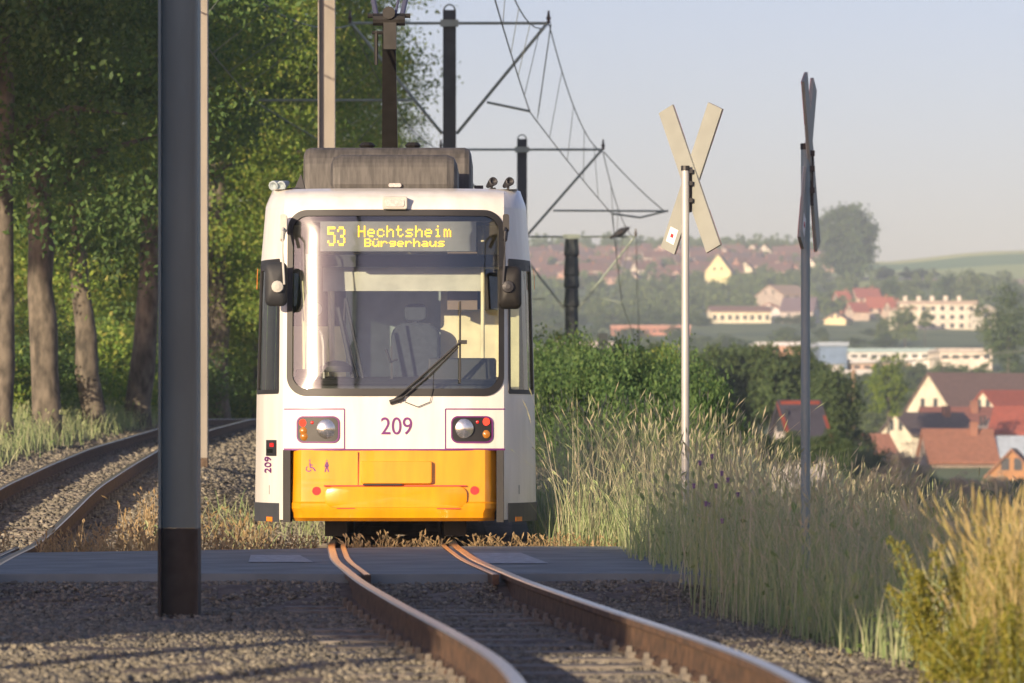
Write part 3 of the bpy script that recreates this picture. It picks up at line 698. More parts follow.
for sd in (-1, 1):
    b0 = 285 if sd < 0 else 500
    m = MB()
    m.prism([(lx(b0-2), lz(187)), (lx(b0+14), lz(187)), (lx(b0+(8 if sd < 0 else 3)), lz(164))], 1, 1.3, 1.5) if sd < 0 else m.box(lx(473), lx(482), 1.3, 1.6, lz(187), lz(176))
    m.tube([(lx(393+sd*78), 1.0, lz(187)), (lx(393+sd*102), 1.0, lz(182)), (lx(393+sd*(125 if sd < 0 else 102)), 1.0, lz(184))], .018, 6)
    m.build('roof_bracket', M['darkmetal'], tram)
    for k, x in enumerate(((269, 277) if sd < 0 else (491, 508))):
        m = MB(); y = 178 if sd < 0 else 176; a = .036 if sd > 0 else .04
        T = Matrix.Translation((lx(x), .95, lz(y))) @ Matrix.Rotation(R(90-15*sd), 4, 'X') @ Matrix.Rotation(R(20*sd), 4, 'Y')
        m.lathe([(a*.5,-.1),(a,.0),(a*1.15,.05),(a*.9,.055),(.01,.03)], 10, T); m.tube([(lx(x), .98, lz(y)), (lx(x), 1.0, lz(187))], .012, 6)
        m.build('roof_horn', M['cabblue'] if sd < 0 else M['purple'] if False else M['darkmetal'], tram, smooth=True)
# pantograph
py_ = 3.6; sP = F/(TY+py_)
def pp(px, py, dy=0): s_ = F/(TY+py_+dy); return Vector(((px-512)/s_-TX, py_+dy, ZC+(Y0-py)/s_))
m = MB(); a = pp(390, 153); b = pp(389, 24, -.9)
T = None; w0 = .075; w1 = .06
m.add([a+Vector((-w0,-.06,0)), a+Vector((w0,-.06,0)), a+Vector((w0,.06,0)), a+Vector((-w0,.06,0)), b+Vector((-w1,-.05,0)), b+Vector((w1,-.05,0)), b+Vector((w1,.05,0)), b+Vector((-w1,.05,0))], [(0,3,2,1),(4,5,6,7),(0,1,5,4),(1,2,6,5),(2,3,7,6),(3,0,4,7)])
pg = m.build('pantograph_arm', M['panto'], tram)
m = MB(); k_ = pp(389, 20, -.95); m.tube([k_+Vector((-.15,0,0)), k_+Vector((.15,0,0))], .055, 10); m.tube([k_+Vector((-.2,0,.04)), k_+Vector((.2,0,.04))], .022, 8); m.tube([k_+Vector((0,-.08,.06)), k_+Vector((0,.08,.06))], .06, 12)
m.box(k_.x-.05, k_.x+.07, k_.y-.07, k_.y+.05, k_.z-.28, k_.z-.03); m.tube([k_+Vector((-.12,0,-.1)), k_+Vector((-.12,0,-.42))], .018, 6); m.tube([k_+Vector((-.16,0,-.12)), k_+Vector((-.05,0,-.12))], .018, 6)
m.build('knee_joint', M['panto'], pg)
m = MB(); top = 1.5
for sx in (-1, 1):
    m.tube([k_+Vector((sx*.11,0,0)), k_+Vector((sx*.42,.9,top))], .026, 8)
m.tube([k_+Vector((.05,0,0)), k_+Vector((.3,.85,top))], .014, 6)
m.tube([k_+Vector((-.42,.9,top)), k_+Vector((.42,.9,top))], .022, 8); m.build('upper_arm', M['pantoarm'], pg)
m = MB()
for dy in (.75, 1.05): m.tube([k_+Vector((-.85,dy,top-.12)), k_+Vector((-.6,dy,top+.1)), k_+Vector((.6,dy,top+.1)), k_+Vector((.85,dy,top-.12))], .02, 8)
m.build('contact_strip', M['darkmetal'], pg)
m = MB()
for x in (-.22, .22): m.lathe([(.05,0),(.08,.03),(.05,.06),(.08,.09),(.05,.12)], 10, Matrix.Translation((a.x+x, py_, a.z-.02)))
m.box(a.x-.35, a.x+.35, py_-.1, py_+.5, a.z-.1, a.z-.02); m.build('pantograph_base', M['panto'], pg)
# wheels and underframe
m = MB(); m.box(-.85, .85, 1.4, LB-.6, .28, .42); m.box(-.6, .6, .5, 1.4, .22, .34); m.build('underframe', M['rubber'], tram)
for y in (1.75, 3.5):
    for x in (-.53, .53):
        m = MB(); m.lathe([(.28,-.055),(.30,-.05),(.29,.03),(.29,.055)], 24, Matrix.Translation((x, y, .29)) @ Matrix.Rotation(R(90), 4, 'Y')); m.build('wheel', M['darkmetal'], tram, smooth=True)
for x in (-.53, .53):
    m = MB(); m.box(x-.10, x+.10, .8, 1.0, .04, .3); m.build('rail_guard', M['rubber'], tram)
# bellows and rear module
rear = MB(); T = Matrix.Translation((-.0, LB+.6, 0)) @ Matrix.Rotation(R(1.2), 4, 'Z')
sec = [(-hw(.35), .2), (-hw(1.3), 1.3)]+[(-hw(2.6), 2.6), (-1.13, 2.98), (-1.08, 3.11), (0, 3.18), (1.08, 3.11), (1.13, 2.98), (hw(2.6), 2.6), (hw(1.3), 1.3), (hw(.35), .2)]
rear.prism([(a*.985, b) for a, b in sec], 1, 0, 8.2, T); rm = rear.build('rear_module', M['white'], tram)
for side in (-1, 1):
    m = MB(); m.box(min(side*1.18, side*1.215), max(side*1.18, side*1.215), .6, 7.6, 1.35, 2.55, T); m.build('window_band', M['glassdark'], rm)
m = MB()
for k in range(8): q = 1.0 if k % 2 else .95; m.prism([(a*.95*q, b*q+.05) for a, b in sec], 1, LB+.075*k+.002, LB+.075*k+.073)
m.build('bellows', M['rubber'], tram)

# ---------------------------------------------------------------- catenary masts
def hbeam(mb, x, y, z0, z1, w=.24, d=.24, tf=.017, tw=.012):
    mb.box(x-w/2, x-w/2+tf, y-d/2, y+d/2, z0, z1); mb.box(x+w/2-tf, x+w/2, y-d/2, y+d/2, z0, z1); mb.box(x-w/2+tf, x+w/2-tf, y-tw/2, y+tw/2, z0, z1)
def grey_mast(px, Y, base, hgt, label, basemat, w=.24, bh=.56):
    x = PX(px, Y); t = thing('catenary_mast', label, 'mast', (x, Y, base), 0, 'grey steel catenary masts')
    m = MB(); hbeam(m, 0, 0, bh, hgt, w, w); m.build('post', M['galv'] if Y < 30 else M['galv2'], t)
    m = MB(); hbeam(m, 0, 0, -.4, bh-.002, w+.004, w+.004, .019, .016); m.build('painted_base', basemat, t)
    m = MB(); m.tube([(-2.6,0,hgt-.5),(2.6,0,hgt-.5)], .035, 8); m.build('cross_arm', M['galv'], t)
    for s in (-1, 1):
        m = MB(); m.tube([(s*2.5,0,hgt-.55),(s*.12,0,hgt-1.35)], .03, 8); m.build('brace', M['galv'], t)
        m = MB(); m.tube([(s*1.2,0,hgt-.95),(s*2.7,0,hgt-1.1)], .022, 8); m.build('registration_arm', M['galv'], t)
    return t
zb = G(PX(180,24.9), 24.9)
grey_mast(179.5, 24.9, zb-.01, 8.2, 'nearest grey steel mast with a black painted foot in the gravel', M['postblack'], .245)
zb = PZ(497, 57)
grey_mast(199.5, 57, zb, 9.2, 'grey mast with a brown foot mostly hidden behind the nearest mast', M['postbrown'])
grey_mast(326.7, 59, G(PX(326,59),59), 9.3, 'pale grey steel mast rising behind the roof of the tram', M['postbrown'], .25)

def ring_top(mb, z, r):
    mb.tube([(r*math.cos(a), 0, z+r*math.sin(a)) for a in np.linspace(0, math.pi, 9)], .018, 6)
DM = {}
def dark_mast(px, Y, top, w, label, arm_py, reach_px, brace_to, kind='H', left=True, reg=None):
    x = PX(px, Y); s_ = F/Y; zt = PZ(top, Y); zg = min(G(x, Y), zt-6) if kind != 'stub' else G(x, Y)
    t = thing('catenary_mast', label, 'mast', (x, Y, zg), 0, 'dark green catenary masts')
    H = zt-zg; m = MB(); wm = w/s_
    if kind == 'stack':
        q = lambda py, ww: (ww/s_*.5*1.2, PZ(py, Y)-zg)
        prof = [q(500, 11.8), q(307, 11.8), q(306, 14), q(304, 14), q(303, 13.5), q(288, 11.5), q(287, 14), q(285, 14), q(276, 12.5), q(275, 14), q(273, 14), q(272, 13.6), q(256, 11.6), q(255, 13.8), q(253, 13.8), q(236, 11)]
        prof[0] = (prof[0][0], -.3); m.lathe(prof, 8, Matrix.Rotation(R(22.5), 4, 'Z')); m.build('post', M['postdark'], t)
    else:
        hbeam(m, 0, 0, -.5, H, wm, wm*.9, .03, .05); m.box(-wm/2+.02, wm/2-.02, -wm*.4, -wm*.4+.02, 0, H-.02); m.build('post', M['postdark'], t)
        m = MB(); ring_top(m, H, wm*.42); m.build('lifting_ring', M['armgreen'], t)
    za = PZ(arm_py, Y)-zg; re = reach_px/s_
    m = MB(); m.tube([(-re if left else 0, -.1*0-wm*.5-.03, za), (re, -wm*.5-.03, za)], .03, 8); m.build('cross_arm', M['armgreen'], t)
    m = MB(); m.box(-wm*.7, wm*.7, -wm*.5-.06, -wm*.5+.0, za-.07, za+.07); m.build('arm_clamp', M['armgreen'], t)
    zb_ = PZ(brace_to, Y)-zg
    for s in ((1, -1) if left else (1,)):
        m = MB(); m.tube([(s*re, -wm*.5-.03, za+.03), (s*wm*.55, -wm*.2, zb_)], .033, 8); m.build('brace', M['armgreen'], t)
        m = MB(); m.lathe([(.05,0),(.03,.05),(.05,.1),(.03,.15),(.02,.25)], 8, Matrix.Translation((s*re, -wm*.5-.03, za))); m.build('insulator', M['insul'], t)
    if reg:
        for r_ in reg:
            m = MB(); m.tube([(p[0]/s_-(px/s_), -wm*.5-.05, PZ(p[1], Y)-zg) for p in r_], .028, 6); m.build('registration_arm', M['armgreen'], t)
    return t
dark_mast(449.5, 80, 10, 13, 'tallest dark catenary mast beside the treetops right of the pantograph', 24, 99, 134, 'H', True,
          [[(487,103),(530,112)], [(412,101),(254,101)]])
dark_mast(522, 100, 139, 10, 'dark catenary mast just right of the tram roof', 150, 81, 235, 'H', True, [[(553,211),(668,211.5)], [(612,214),(640,218),(668,211)], [(491,212),(455,216)]])
dark_mast(571.5, 125, 235, 12, 'dark mast built of stacked tapered sections with a bird on its cross arm', 237, 64, 309, 'stack', True, [[(597,298),(622,303)], [(545,299),(527,299)]])
dark_mast(603, 180, 333, 10, 'short looking farthest dark mast low behind the bushes', 362, 38, 395, 'H', True, [])

# overhead lines
def sag(a, b, s, n=10): a = Vector(a); b = Vector(b); return [a.lerp(b, i/n)-Vector((0,0,s*4*(i/n)*(1-i/n))) for i in range(n+1)]
def overhead(label, mess, cont, sags):
    t = thing('overhead_line', label, 'overhead line', (0,0,0), 0, 'tram overhead lines')
    mp = []; cp = []
    for i in range(len(mess)-1):
        mp += sag(mess[i], mess[i+1], sags[i])[(1 if i else 0):]; cp += sag(cont[i], cont[i+1], .05)[(1 if i else 0):]
    m = MB(); m.tube(mp, .012, 5); m.build('messenger_wire', M['wire'], t)
    m = MB(); m.tube(cp, .012, 5); m.build('contact_wire', M['wire'], t)
    for i in range(1, len(mp)-1):
        if i % 10 in (2, 4, 6, 8): m = MB(); m.tube([mp[i], cp[i]], .007, 4); m.build('dropper', M['wire'], t)
    return t
mess = [(-1.0, 20, 7.8), (-.3, 59, 8.35), at(549, 24, 80), at(603, 152, 100), at(636, 238, 125), at(641, 362, 180)]
cont = [(-.9, 20, 6.6), (-.27, 58, 7.35), at(530, 112, 80), at(612, 214, 100), at(622, 303, 125), at(655, 395, 180)]
overhead('wires over the right hand track sagging from mast to mast against the sky', mess, cont, [.5,.55,.55,.5,.6])
mess = [(-4.2, 20, 7.8), (-4.7, 59, 8.3), at(352, 25, 80), at(441, 150, 100), at(508, 237, 125)]
cont = [(-4.2, 20, 6.6), (-4.9, 58, 7.2), at(254, 101, 80), at(455, 216, 100), at(527, 299, 125)]
overhead('wires over the left hand track running in front of the treetops', mess, cont, [.5,.5,.5,.5])
m = MB(); m.tube(sag(at(551,24,80), at(537,122,80), .0)+[at(530,112,80)], .012, 4)
o = m.build('feeder_cable', M['wire']); tag(o, 'thin cable looping down from the arm end of the tallest mast', 'cable')
m = MB(); m.tube(sag(at(604,152,100), at(664,211,99.9), .06), .013, 4); o = m.build('stay_wire', M['wire']); tag(o, 'thin stay wire from the arm tip of the second dark mast to its lower tube', 'wire')
# bird
b = MB(); c = at(620, 232, 124.6)
T = Matrix.Translation(c+Vector((0, -.02, -.02))) @ Matrix.Rotation(R(-28), 4, 'Y') @ Matrix.Rotation(R(90), 4, 'Y')
b.lathe([(.005,-.36),(.045,-.34),(.05,-.22),(.09,-.12),(.12,.02),(.11,.12),(.07,.2),(.065,.25),(.05,.31),(.015,.33),(.01,.38)], 10, T)
b.tube([c+Vector((.02,-.02,-.08)), at(620.3, 237, 124.7)], .012, 5)
o = b.build('bird', M['birdm'], smooth=True); tag(o, 'small dark bird perched on the cross arm of the stacked mast', 'bird')

# ---------------------------------------------------------------- crossing signs
def crossbuck(label, px, Y, topy, cpx, cpy, hh, hs, yaw, polemat, poler, pole_off):
    x = PX(px, Y); zg = G(x, Y); t = thing('crossing_sign', label, 'sign', (x, Y, zg), 0, 'crossbuck signs at the level crossing')
    m = MB(); zt = PZ(topy, Y)-zg; m.tube([(0,0,-.5),(0,0,zt)], poler, 12); po = m.build('pole', polemat, t, smooth=True)
    m = MB(); m.lathe([(poler*1.12, zt-.03),(poler*1.12, zt+.01)], 12); m.build('pole_cap', M['rubber'], po)
    zc_ = PZ(cpy, Y)-zg; dx = PX(cpx, Y)-x
    Rz_ = Matrix.Rotation(yaw, 4, 'Z')
    cc = Vector((dx, .07 if pole_off else .07, zc_))
    for s in (-1, 1):
        L_ = math.hypot(hh, hs)-.05; ang = math.atan2(hh, s*hs)
        T = Matrix.Translation(cc) @ Rz_ @ Matrix.Rotation(-ang, 4, 'Y')
        mb = MB(); th = .022; off = .012*s
        mb.box(-L_, L_, off, off+th-.003, -.08, .08, T); mb.cur = 1; mb.box(-L_*.5, L_*.5, off+th-.0029, off+th, -.08, .08, T)
        mb.cur = 2; mb.box(-L_, -L_*.5-.001, off+th-.0029, off+th, -.08, .08, T); mb.box(L_*.5+.001, L_, off+th-.0029, off+th, -.08, .08, T)
        bo = mb.build('cross_board', [M['signgrey'], M['signwhite'], M['signred']], t)
        if s < 0 and hs > .2: pass
        if s > 0 and hs > .25:
            mb = MB(); mb.box(-L_+.07, -L_+.20, off-.003, off-.001, -.045, .045, T); st_ = mb.build('sticker', M['signwhite'], bo)
            mb = MB(); mb.box(-L_+.12, -L_+.15, off-.006, off-.0035, -.014, .014, T); mb.build('sticker_mark', M['signred'], bo)
    m = MB()
    for dz in (.04, -.06, -.2): m.box(-.01, .06, -.01, .075, zc_+dz, zc_+dz+.035)
    m.box(.035, .055, .04, .06, zc_-.28, zc_+.06); m.build('bracket', M['rubber'], t)
    return t
crossbuck('level crossing sign seen from its grey back on a shiny pole, arms spread', 685.3, 33, 167, 690.5, 178, .635, .275, R(-42), M['signpole'], .032, True)
crossbuck('level crossing sign seen almost edge on, on a dull blue grey pole', 805.5, 26, 145, 811.5, 162, .58, .30, R(77), M['signpole2'], .030, False)

# ---------------------------------------------------------------- vegetation
def rand_leaves(C_, size, seed, aspect=.5, droop=0, flat=0):
    g = np.random.default_rng(seed); n = len(C_)
    u = g.normal(size=(n, 3)); u[:, 2] -= droop; u /= np.linalg.norm(u, axis=1)[:, None]
    w = g.normal(size=(n, 3)); w[:, 2] += flat; v = np.cross(u, w); v /= np.linalg.norm(v, axis=1)[:, None]+1e-9
    s = size*g.uniform(.6, 1.3, n)[:, None]
    return np.stack([C_-u*s, C_+v*s*aspect, C_+u*s, C_-v*s*aspect], 1)
def clump_points(seed, K, Mn, ext, cl, lump=.35, shell=.45, cone=0, low=None):
    g = np.random.default_rng(seed)
    d = g.normal(size=(K, 3)); d /= np.linalg.norm(d, axis=1)[:, None]
    r = g.uniform(shell**3, 1, K)**(1/3)
    lumpv = 1+lump*(np.sin(d[:, 0]*4+seed)*np.cos(d[:, 2]*3.3+seed*2)+.5*np.sin(d[:, 1]*7+seed*3))
    c = d*r[:, None]*lumpv[:, None]
    if cone: c[:, :2] *= (1-cone*(c[:, 2:3]+1)/2)
    c = c*np.array(ext)
    P = c[:, None]+g.normal(size=(K, Mn, 3))*np.array([cl, cl, cl*.55])
    return P.reshape(-1, 3), c
def crown(seed, K, Mn, ext, cl, leaf, mt, **kw):
    asp = kw.pop('aspect', .5)
    P, c = clump_points(seed, K, Mn, ext, cl, **kw); return quads('crown', rand_leaves(P, leaf, seed+5, asp, .6), mt), c
def trunk_mb(pts, rs, limbs, n=12):
    m = MB(); m.tube(pts, rs, n)
    for a, b, r in limbs:
        mid = (Vector(a)+Vector(b))/2+Vector((0,0,.3)); m.tube([a, mid, b], [r, r*.7, r*.25], 6)
    return m
# hero tree crowns (origin at crown centre)
HC = [crown(21+i, 340, 150, (3.3,3.3,4.5), .36, .06, M['leafA' if i != 1 else 'leafB'])[0] for i in range(3)]
def big_tree(px, Y, base_py, lean_px, w_px, crown_c, crown_s, label, leaf=0, rz=0, hgt=9):
    x = PX(px, Y); zb_ = PZ(base_py, Y) if base_py else G(x, Y); t = thing('tree', label, 'tree', (x, Y, zb_), 0, 'tall trees along the left of the tracks')
    r = w_px/2*Y/F; lean_ = lean_px*Y/F; pts = []; rs = []
    g = random.Random(int(px)+31)
    for k in range(15):
        u = k/14; z = -.5+u*(hgt+.5); lx_ = lean_*np.interp(z, [0, 3.4, 9], [0, 1, 1.6])
        pts.append(Vector((lx_+g.uniform(-.04,.04), g.uniform(-.04,.04), z))); rs.append(r*(1.35 if k == 0 else 1.15-.6*u)*g.uniform(.93, 1.07))
    limbs = []
    for k in range(7):
        i = g.randint(6, 13); a = pts[i]; an = g.uniform(0, 6.28); limbs.append((a, a+Vector((math.cos(an)*2.2, math.sin(an)*2.2, g.uniform(.3, 1.8))), rs[i]*.5))
    m = trunk_mb(pts, rs, limbs); o = m.build('trunk', M['bark'], t, smooth=True)
    for (cx_, cy_, cz_), sc in zip(crown_c, crown_s):
        o = link('crown', HC[leaf], t, (lean_+cx_, cy_, cz_), rz+cx_, sc)
    return t
# the row of trunks left of the left hand track
big_tree(2, 66, 425, 2, 20, [(0,0,8.6)], [1.05], 'tree at the left frame edge with a dark reddish trunk', 1, .3, 10)
big_tree(46, 72, 424, -6, 27, [(0,0,8.6)], [1.05], 'tree with a thick sunlit mossy trunk, second from the left edge', 1, 1.1, 10)
big_tree(93, 80, 423, -15, 21, [(0,0,9.0)], [1.1], 'tree with a slim grey trunk leaning left', 0, 2.2, 10)
big_tree(138, 90, 415, 12, 24, [(0,0,9.4)], [1.1], 'tree with a brown trunk leaning right beside the nearest mast', 1, 4, 10)
big_tree(219, 112, 414, -2, 21, [(0,0,6.6),(0,0,13)], [.95,1.1], 'tree with a shaded trunk between the nearest mast and the tram', 0, 5, 13)
for i, (px, Y, cz, sc, lab) in enumerate([(262, 120, (4.6, 12.5), (1.05, 1.2), 'leafy tree standing close behind the left side of the tram'),
        (300, 130, (5, 14), (1.1, 1.25), 'tall tree whose top leaves the picture left of the pantograph'),
        (338, 140, (5, 11.5), (.95, .85), 'leafy tree behind the pantograph with branches reaching into the sky'),
        (385, 152, (5.5, 11.0), (.8, .62), 'leafy tree lowest and farthest right of the row behind the tram roof'),
        (425, 156, (6.0,), (.62,), 'small tree whose branch tips show right of the roof covers')]):
    big_tree(px, Y, None, 0, 18, [(0,0,z) for z in cz], sc, lab, (0,2,0,2,0)[i], i*1.3, cz[-1])
for i, (X_, Y, cz, sc) in enumerate([(-14.5, 106, 4.6, 1.15), (-13.5, 116, 4.5, 1.1), (-14.5, 127, 4.6, 1.1), (-13.5, 139, 4.5, 1.15), (-13, 152, 5, 1.2), (-10.5, 162, 6, 1.2), (-17, 135, 8, 1.3), (-16, 160, 9, 1.4)]):
    big_tree(512+F*X_/Y, Y, None, 0, 20, [(0,0,cz)], [sc], 'dense leafy tree in the second row behind the trunks', (0,2,0,1,0,2,0,2)[i], i*2.1, cz)
# understory shrubs
SH = [crown(61+i, 60, 130, (1.5,1.5,1.2), .28, .06, M['leafA'])[0] for i in range(2)]
SHB = [crown(71+i, 60, 130, (1.5,1.5,1.2), .28, .06, M['leafB'])[0] for i in range(2)]
for i in range(26):
    Y = 78+i*2.9; x = -10.4+random.uniform(-.7, .7)+.02*(Y-78)
    sc = random.uniform(.75, 1.25); o = link('shrub', (SH if i % 3 == 0 else SHB)[i % 2], None, (x, Y, G(x, Y)+.9*sc), i*1.1, sc)
    tag(o, 'green shrub in the undergrowth behind the trunks', 'shrub', 'undergrowth shrubs behind the trunks')

# trees left of and behind the viewer: the row that throws the shade over the gravel
SC = crown(90, 330, 60, (1,1,1), .10, .075, M['leafB'], shell=.1, lump=.12)[0]
SC.name = 'crown'
AZ = R(30); EL = R(12); ca_, sa_ = math.cos(AZ), math.sin(AZ)
def from_sun(u, w, a):                           # sun-aligned coordinates to the world
    return Vector((u*ca_+a*sa_, -u*sa_+a*ca_, w-a*math.tan(EL)))
def shade_tree(u0, u1, w0, w1, a, label, sc_d=1.0, tw=.15):
    c = from_sun((u0+u1)/2, (w0+w1)/2, a); r = (u1-u0)/2; h = (w1-w0)/2; zg = G(c.x, c.y)
    t = thing('tree', label, 'tree', (c.x, c.y, zg), 0, 'trees beside the viewer')
    m = MB(); m.tube([(0,0,-.3),(0.05,0,c.z-zg-h*.5),(0,0,c.z-zg+h*.5)], [tw, tw*.8, tw*.3], 10); m.build('trunk', M['bark'], t, smooth=True)
    link('crown', SC, t, (0,0,c.z-zg), AZ*0+u0, (r, r*sc_d, h)); return t
SHADE = [(-14.9,-8.9,4.1,8.4,1.5,'broad tree left of the viewer whose crown shades the gravel'),
         (-14.55,-12.3,3.85,8.6,3.5,'slender tree left of the viewer shading the nearest mast'),  # extra crown added out of view, sized to keep the mast in shade
         (-13,-7.9,3.85,7.6,-3.0,'tree just behind the viewer shading the rails'),  # second unseen crown added to stretch the shade over the rails
         (-21.5,-15.5,3.4,6.0,2.0,'low tree left of the viewer shading the road'),
         (-18.6,-10.9,3.7,5.95,5.0,'wide low tree left of the viewer shading the gravel around the nearest mast'),  # unseen crown added to close gaps in the gravel's shade
         (-26,-20,2.5,5.2,4.0,'low tree farther left shading the left rails'),]
for q in SHADE: shade_tree(*q)
for (u0,u1,w0,w1,a) in [(-46,-37,16.6,27,30), (-55,-45,18.0,28,30)]:
    shade_tree(u0,u1,w0,w1,a,'tall tree left of the picture shading the first trunks')

# grass
def blades(X, Y, h, w, lean_, seed, head=None, headlen=.14, headw=.012):
    g = np.random.default_rng(seed); n = len(X); Z = gz(X, Y)
    yaw = g.uniform(0, 3.14, n); ld = g.uniform(0, 6.28, n); ln = np.abs(g.normal(lean_, lean_*.6, n))*h
    side = np.stack([np.cos(yaw), np.sin(yaw), 0*yaw], -1); ld_ = np.stack([np.cos(ld), np.sin(ld), 0*ld], -1)
    base = np.stack([X, Y, Z-.02], -1); T = [0, .35, .7, 1.0]; Wd = [1, .85, .6, .15]
    P = [base+ld_*(ln*t**2)[:, None]+np.array([0,0,1])*(h*(t-.12*t*t*np.minimum(1, ln/h*2)))[:, None] for t in T]
    vs = []
    for p, q in zip(P, Wd): vs += [p-side*(w*q)[:, None]/2, p+side*(w*q)[:, None]/2]
    V = np.stack(vs, 1); fb = np.array([[0,1,3,2],[2,3,5,4],[4,5,7,6]]); Fs = (fb[None]+(np.arange(n)*8)[:, None, None]).reshape(-1, 4); V = V.reshape(-1, 3)
    if head is not None:
        k = g.random(n) < head; Pt = P[3][k]; D = (P[3]-P[2])[k]; D /= np.linalg.norm(D, axis=1)[:, None]; D[:, 2] -= .1
        hl = headlen*g.uniform(.6, 1.3, k.sum())[:, None]; a = Pt-D*hl*.4; b = Pt+D*hl*.6; mid = a*.4+b*.6
        qs = []
        for rot in (0, 1.57):
            sd = np.stack([np.cos(yaw[k]+rot), np.sin(yaw[k]+rot), 0*yaw[k]], -1)*headw
            qs.append(np.stack([a, mid-sd, b, mid+sd], 1))
        Q = np.concatenate(qs); m0 = len(V); V = np.concatenate([V, Q.reshape(-1, 3)]); Fs = np.concatenate([Fs, np.arange(len(Q)*4).reshape(-1, 4)+m0])
    return V, Fs
def join(parts):
    V = []; Fs = []; o = 0
    for v, f in parts: V.append(v); Fs.append(f+o); o += len(v)
    return np.concatenate(V), np.concatenate(Fs)
def scatter(n, xr_, yr_, cond, seed):
    g = np.random.default_rng(seed); X = g.uniform(*xr_, n); Y = g.uniform(*yr_, n)
    # clumping
    k = (np.abs(X) < .128*Y*1.25+.6) & cond(X, Y, g); return X[k], Y[k], g
def cl(X, Y): return .5+.5*np.sin(X*5.1+1.3*np.sin(Y*2.7))*np.sin(Y*3.3+1.1*np.sin(X*3.9))
edge = lambda X, Y: X-(C1(Y)+1.55)
parts = []
# tall straw stalks right of the crossing
X, Y, g = scatter(44000, (.2, 8), (17, 46), lambda X, Y, g: (edge(X,Y) > np.where(Y > 34.3, -.2, np.where((Y > 23) & (Y < 27.3), .0, .3))+.3*g.random(len(X))) & (g.random(len(X)) < .25+.75*cl(X,Y)) & ~((Y > 27.2) & (Y < 34.3) & (X < .95)), 5)
px_ = 512+F*X/Y; tp = np.interp(px_, [530,560,640,700,745,770,800,850,900,960,1024], [394,388,396,398,412,438,450,460,474,488,480])
h = np.clip(ZC+(Y0-tp)/F*Y-gz(X, Y), .35, 1.75)*(.45+.6*g.random(len(X))**.8)*(.80+.28*cl(X*.55+1, Y*.35))*np.where(Y < 20, .8, 1); parts.append(blades(X, Y, h, .0045+.0*X, .3, 6, .5, .13, .007))
o = link('tall_straw_grass', indexed('tall_straw_grass', *join(parts), M['straw'])); tag(o, 'tall pale straw coloured grass on the right embankment', 'grass', kind='stuff')
parts = []
X, Y, g = scatter(52000, (.2, 8), (16, 46), lambda X, Y, g: (edge(X,Y) > np.where(Y > 34.3, -.25, .08)+.3*g.random(len(X))) & ~((Y > 27.1) & (Y < 34.3) & (X < .9)), 8)
h = (.34+.34*sst((Y-18)/8))*g.uniform(.4, 1.25, len(X)); parts.append(blades(X, Y, h, .009+.0*X, .25, 9, .1, .08, .02))
X, Y, g = scatter(26000, (-12, -4), (44, 96), lambda X, Y, g: (C2(Y)-1.35-.5*g.random(len(X))-X > 0) & (g.random(len(X)) < cl(X*.7, Y*.7)+.2), 10)
parts.append(blades(X, Y, .45*g.uniform(.3, 1.3, len(X)), .013+.0*X, .35, 12, .15, .1, .02))
X, Y, g = scatter(900, (-3.4, -1.9), (35, 52), lambda X, Y, g: cl(X*1.3, Y) > .6, 14)
parts.append(blades(X, Y, .3*g.uniform(.4, 1.3, len(X)), .012+.0*X, .35, 15, .2, .08, .02))
o = link('green_grass', indexed('green_grass', *join(parts), M['green_grass'])); tag(o, 'green grass and weeds growing low on the embankments', 'grass', kind='stuff')
parts = []
X, Y, g = scatter(30000, (-6, 1.8), (32, 36.6), lambda X, Y, g: (Y > road_far(X)+.03) & (Y < road_far(X)+.85+.5*(X < -2.4)) & (np.abs(np.abs(X-C1(Y))-.53) > .12) & (np.abs(np.abs(X-C2(Y))-.53) > .12) & (g.random(len(X)) < .3+.7*cl(X*1.5, Y*2)), 16)
parts.append(blades(X, Y, .16*g.uniform(.4, 1.3, len(X))*(1+.9*(X < -2.3)*cl(X, Y*2)), .006+.0*X, .4, 17, .5, .07, .010))
X, Y, g = scatter(700, (-4, 2.6), (16, 27), lambda X, Y, g: (edge(X, Y) > -.25), 18)
parts.append(blades(X, Y, .14*g.uniform(.4, 1.6, len(X)), .005+.0*X, .5, 19))
X, Y, g = scatter(1400, (-3.9, -2.3), (34, 42), lambda X, Y, g: cl(X*1.3, Y) > .55, 24)
parts.append(blades(X, Y, .3*g.uniform(.4, 1.3, len(X)), .008+.0*X, .35, 25, .4, .08, .014))
o = link('dry_grass', indexed('dry_grass', *join(parts), M['dry'])); tag(o, 'short dry tan grass along the far edge of the road', 'grass', kind='stuff')

# broad leaved weeds low in the tall grass
X, Y, g = scatter(16000, (.2, 8), (17, 42), lambda X, Y, g: (edge(X, Y) > .1) & (cl(X*1.9+2, Y*1.4) > .55) & ~((Y > 27.1) & (Y < 34.3) & (X < 1.0)), 61)
Z = gz(X, Y)+g.uniform(0, .62, len(X))**1.2*cl(X*1.1, Y*.9)*1.2
o = link('broad_leaved_weeds', quads('broad_leaved_weeds', rand_leaves(np.stack([X, Y, Z], -1), .022, 62, .5, .2), island_leaf)); tag(o, 'broad leaved green weeds tangled through the tall grass', 'weeds', kind='stuff')
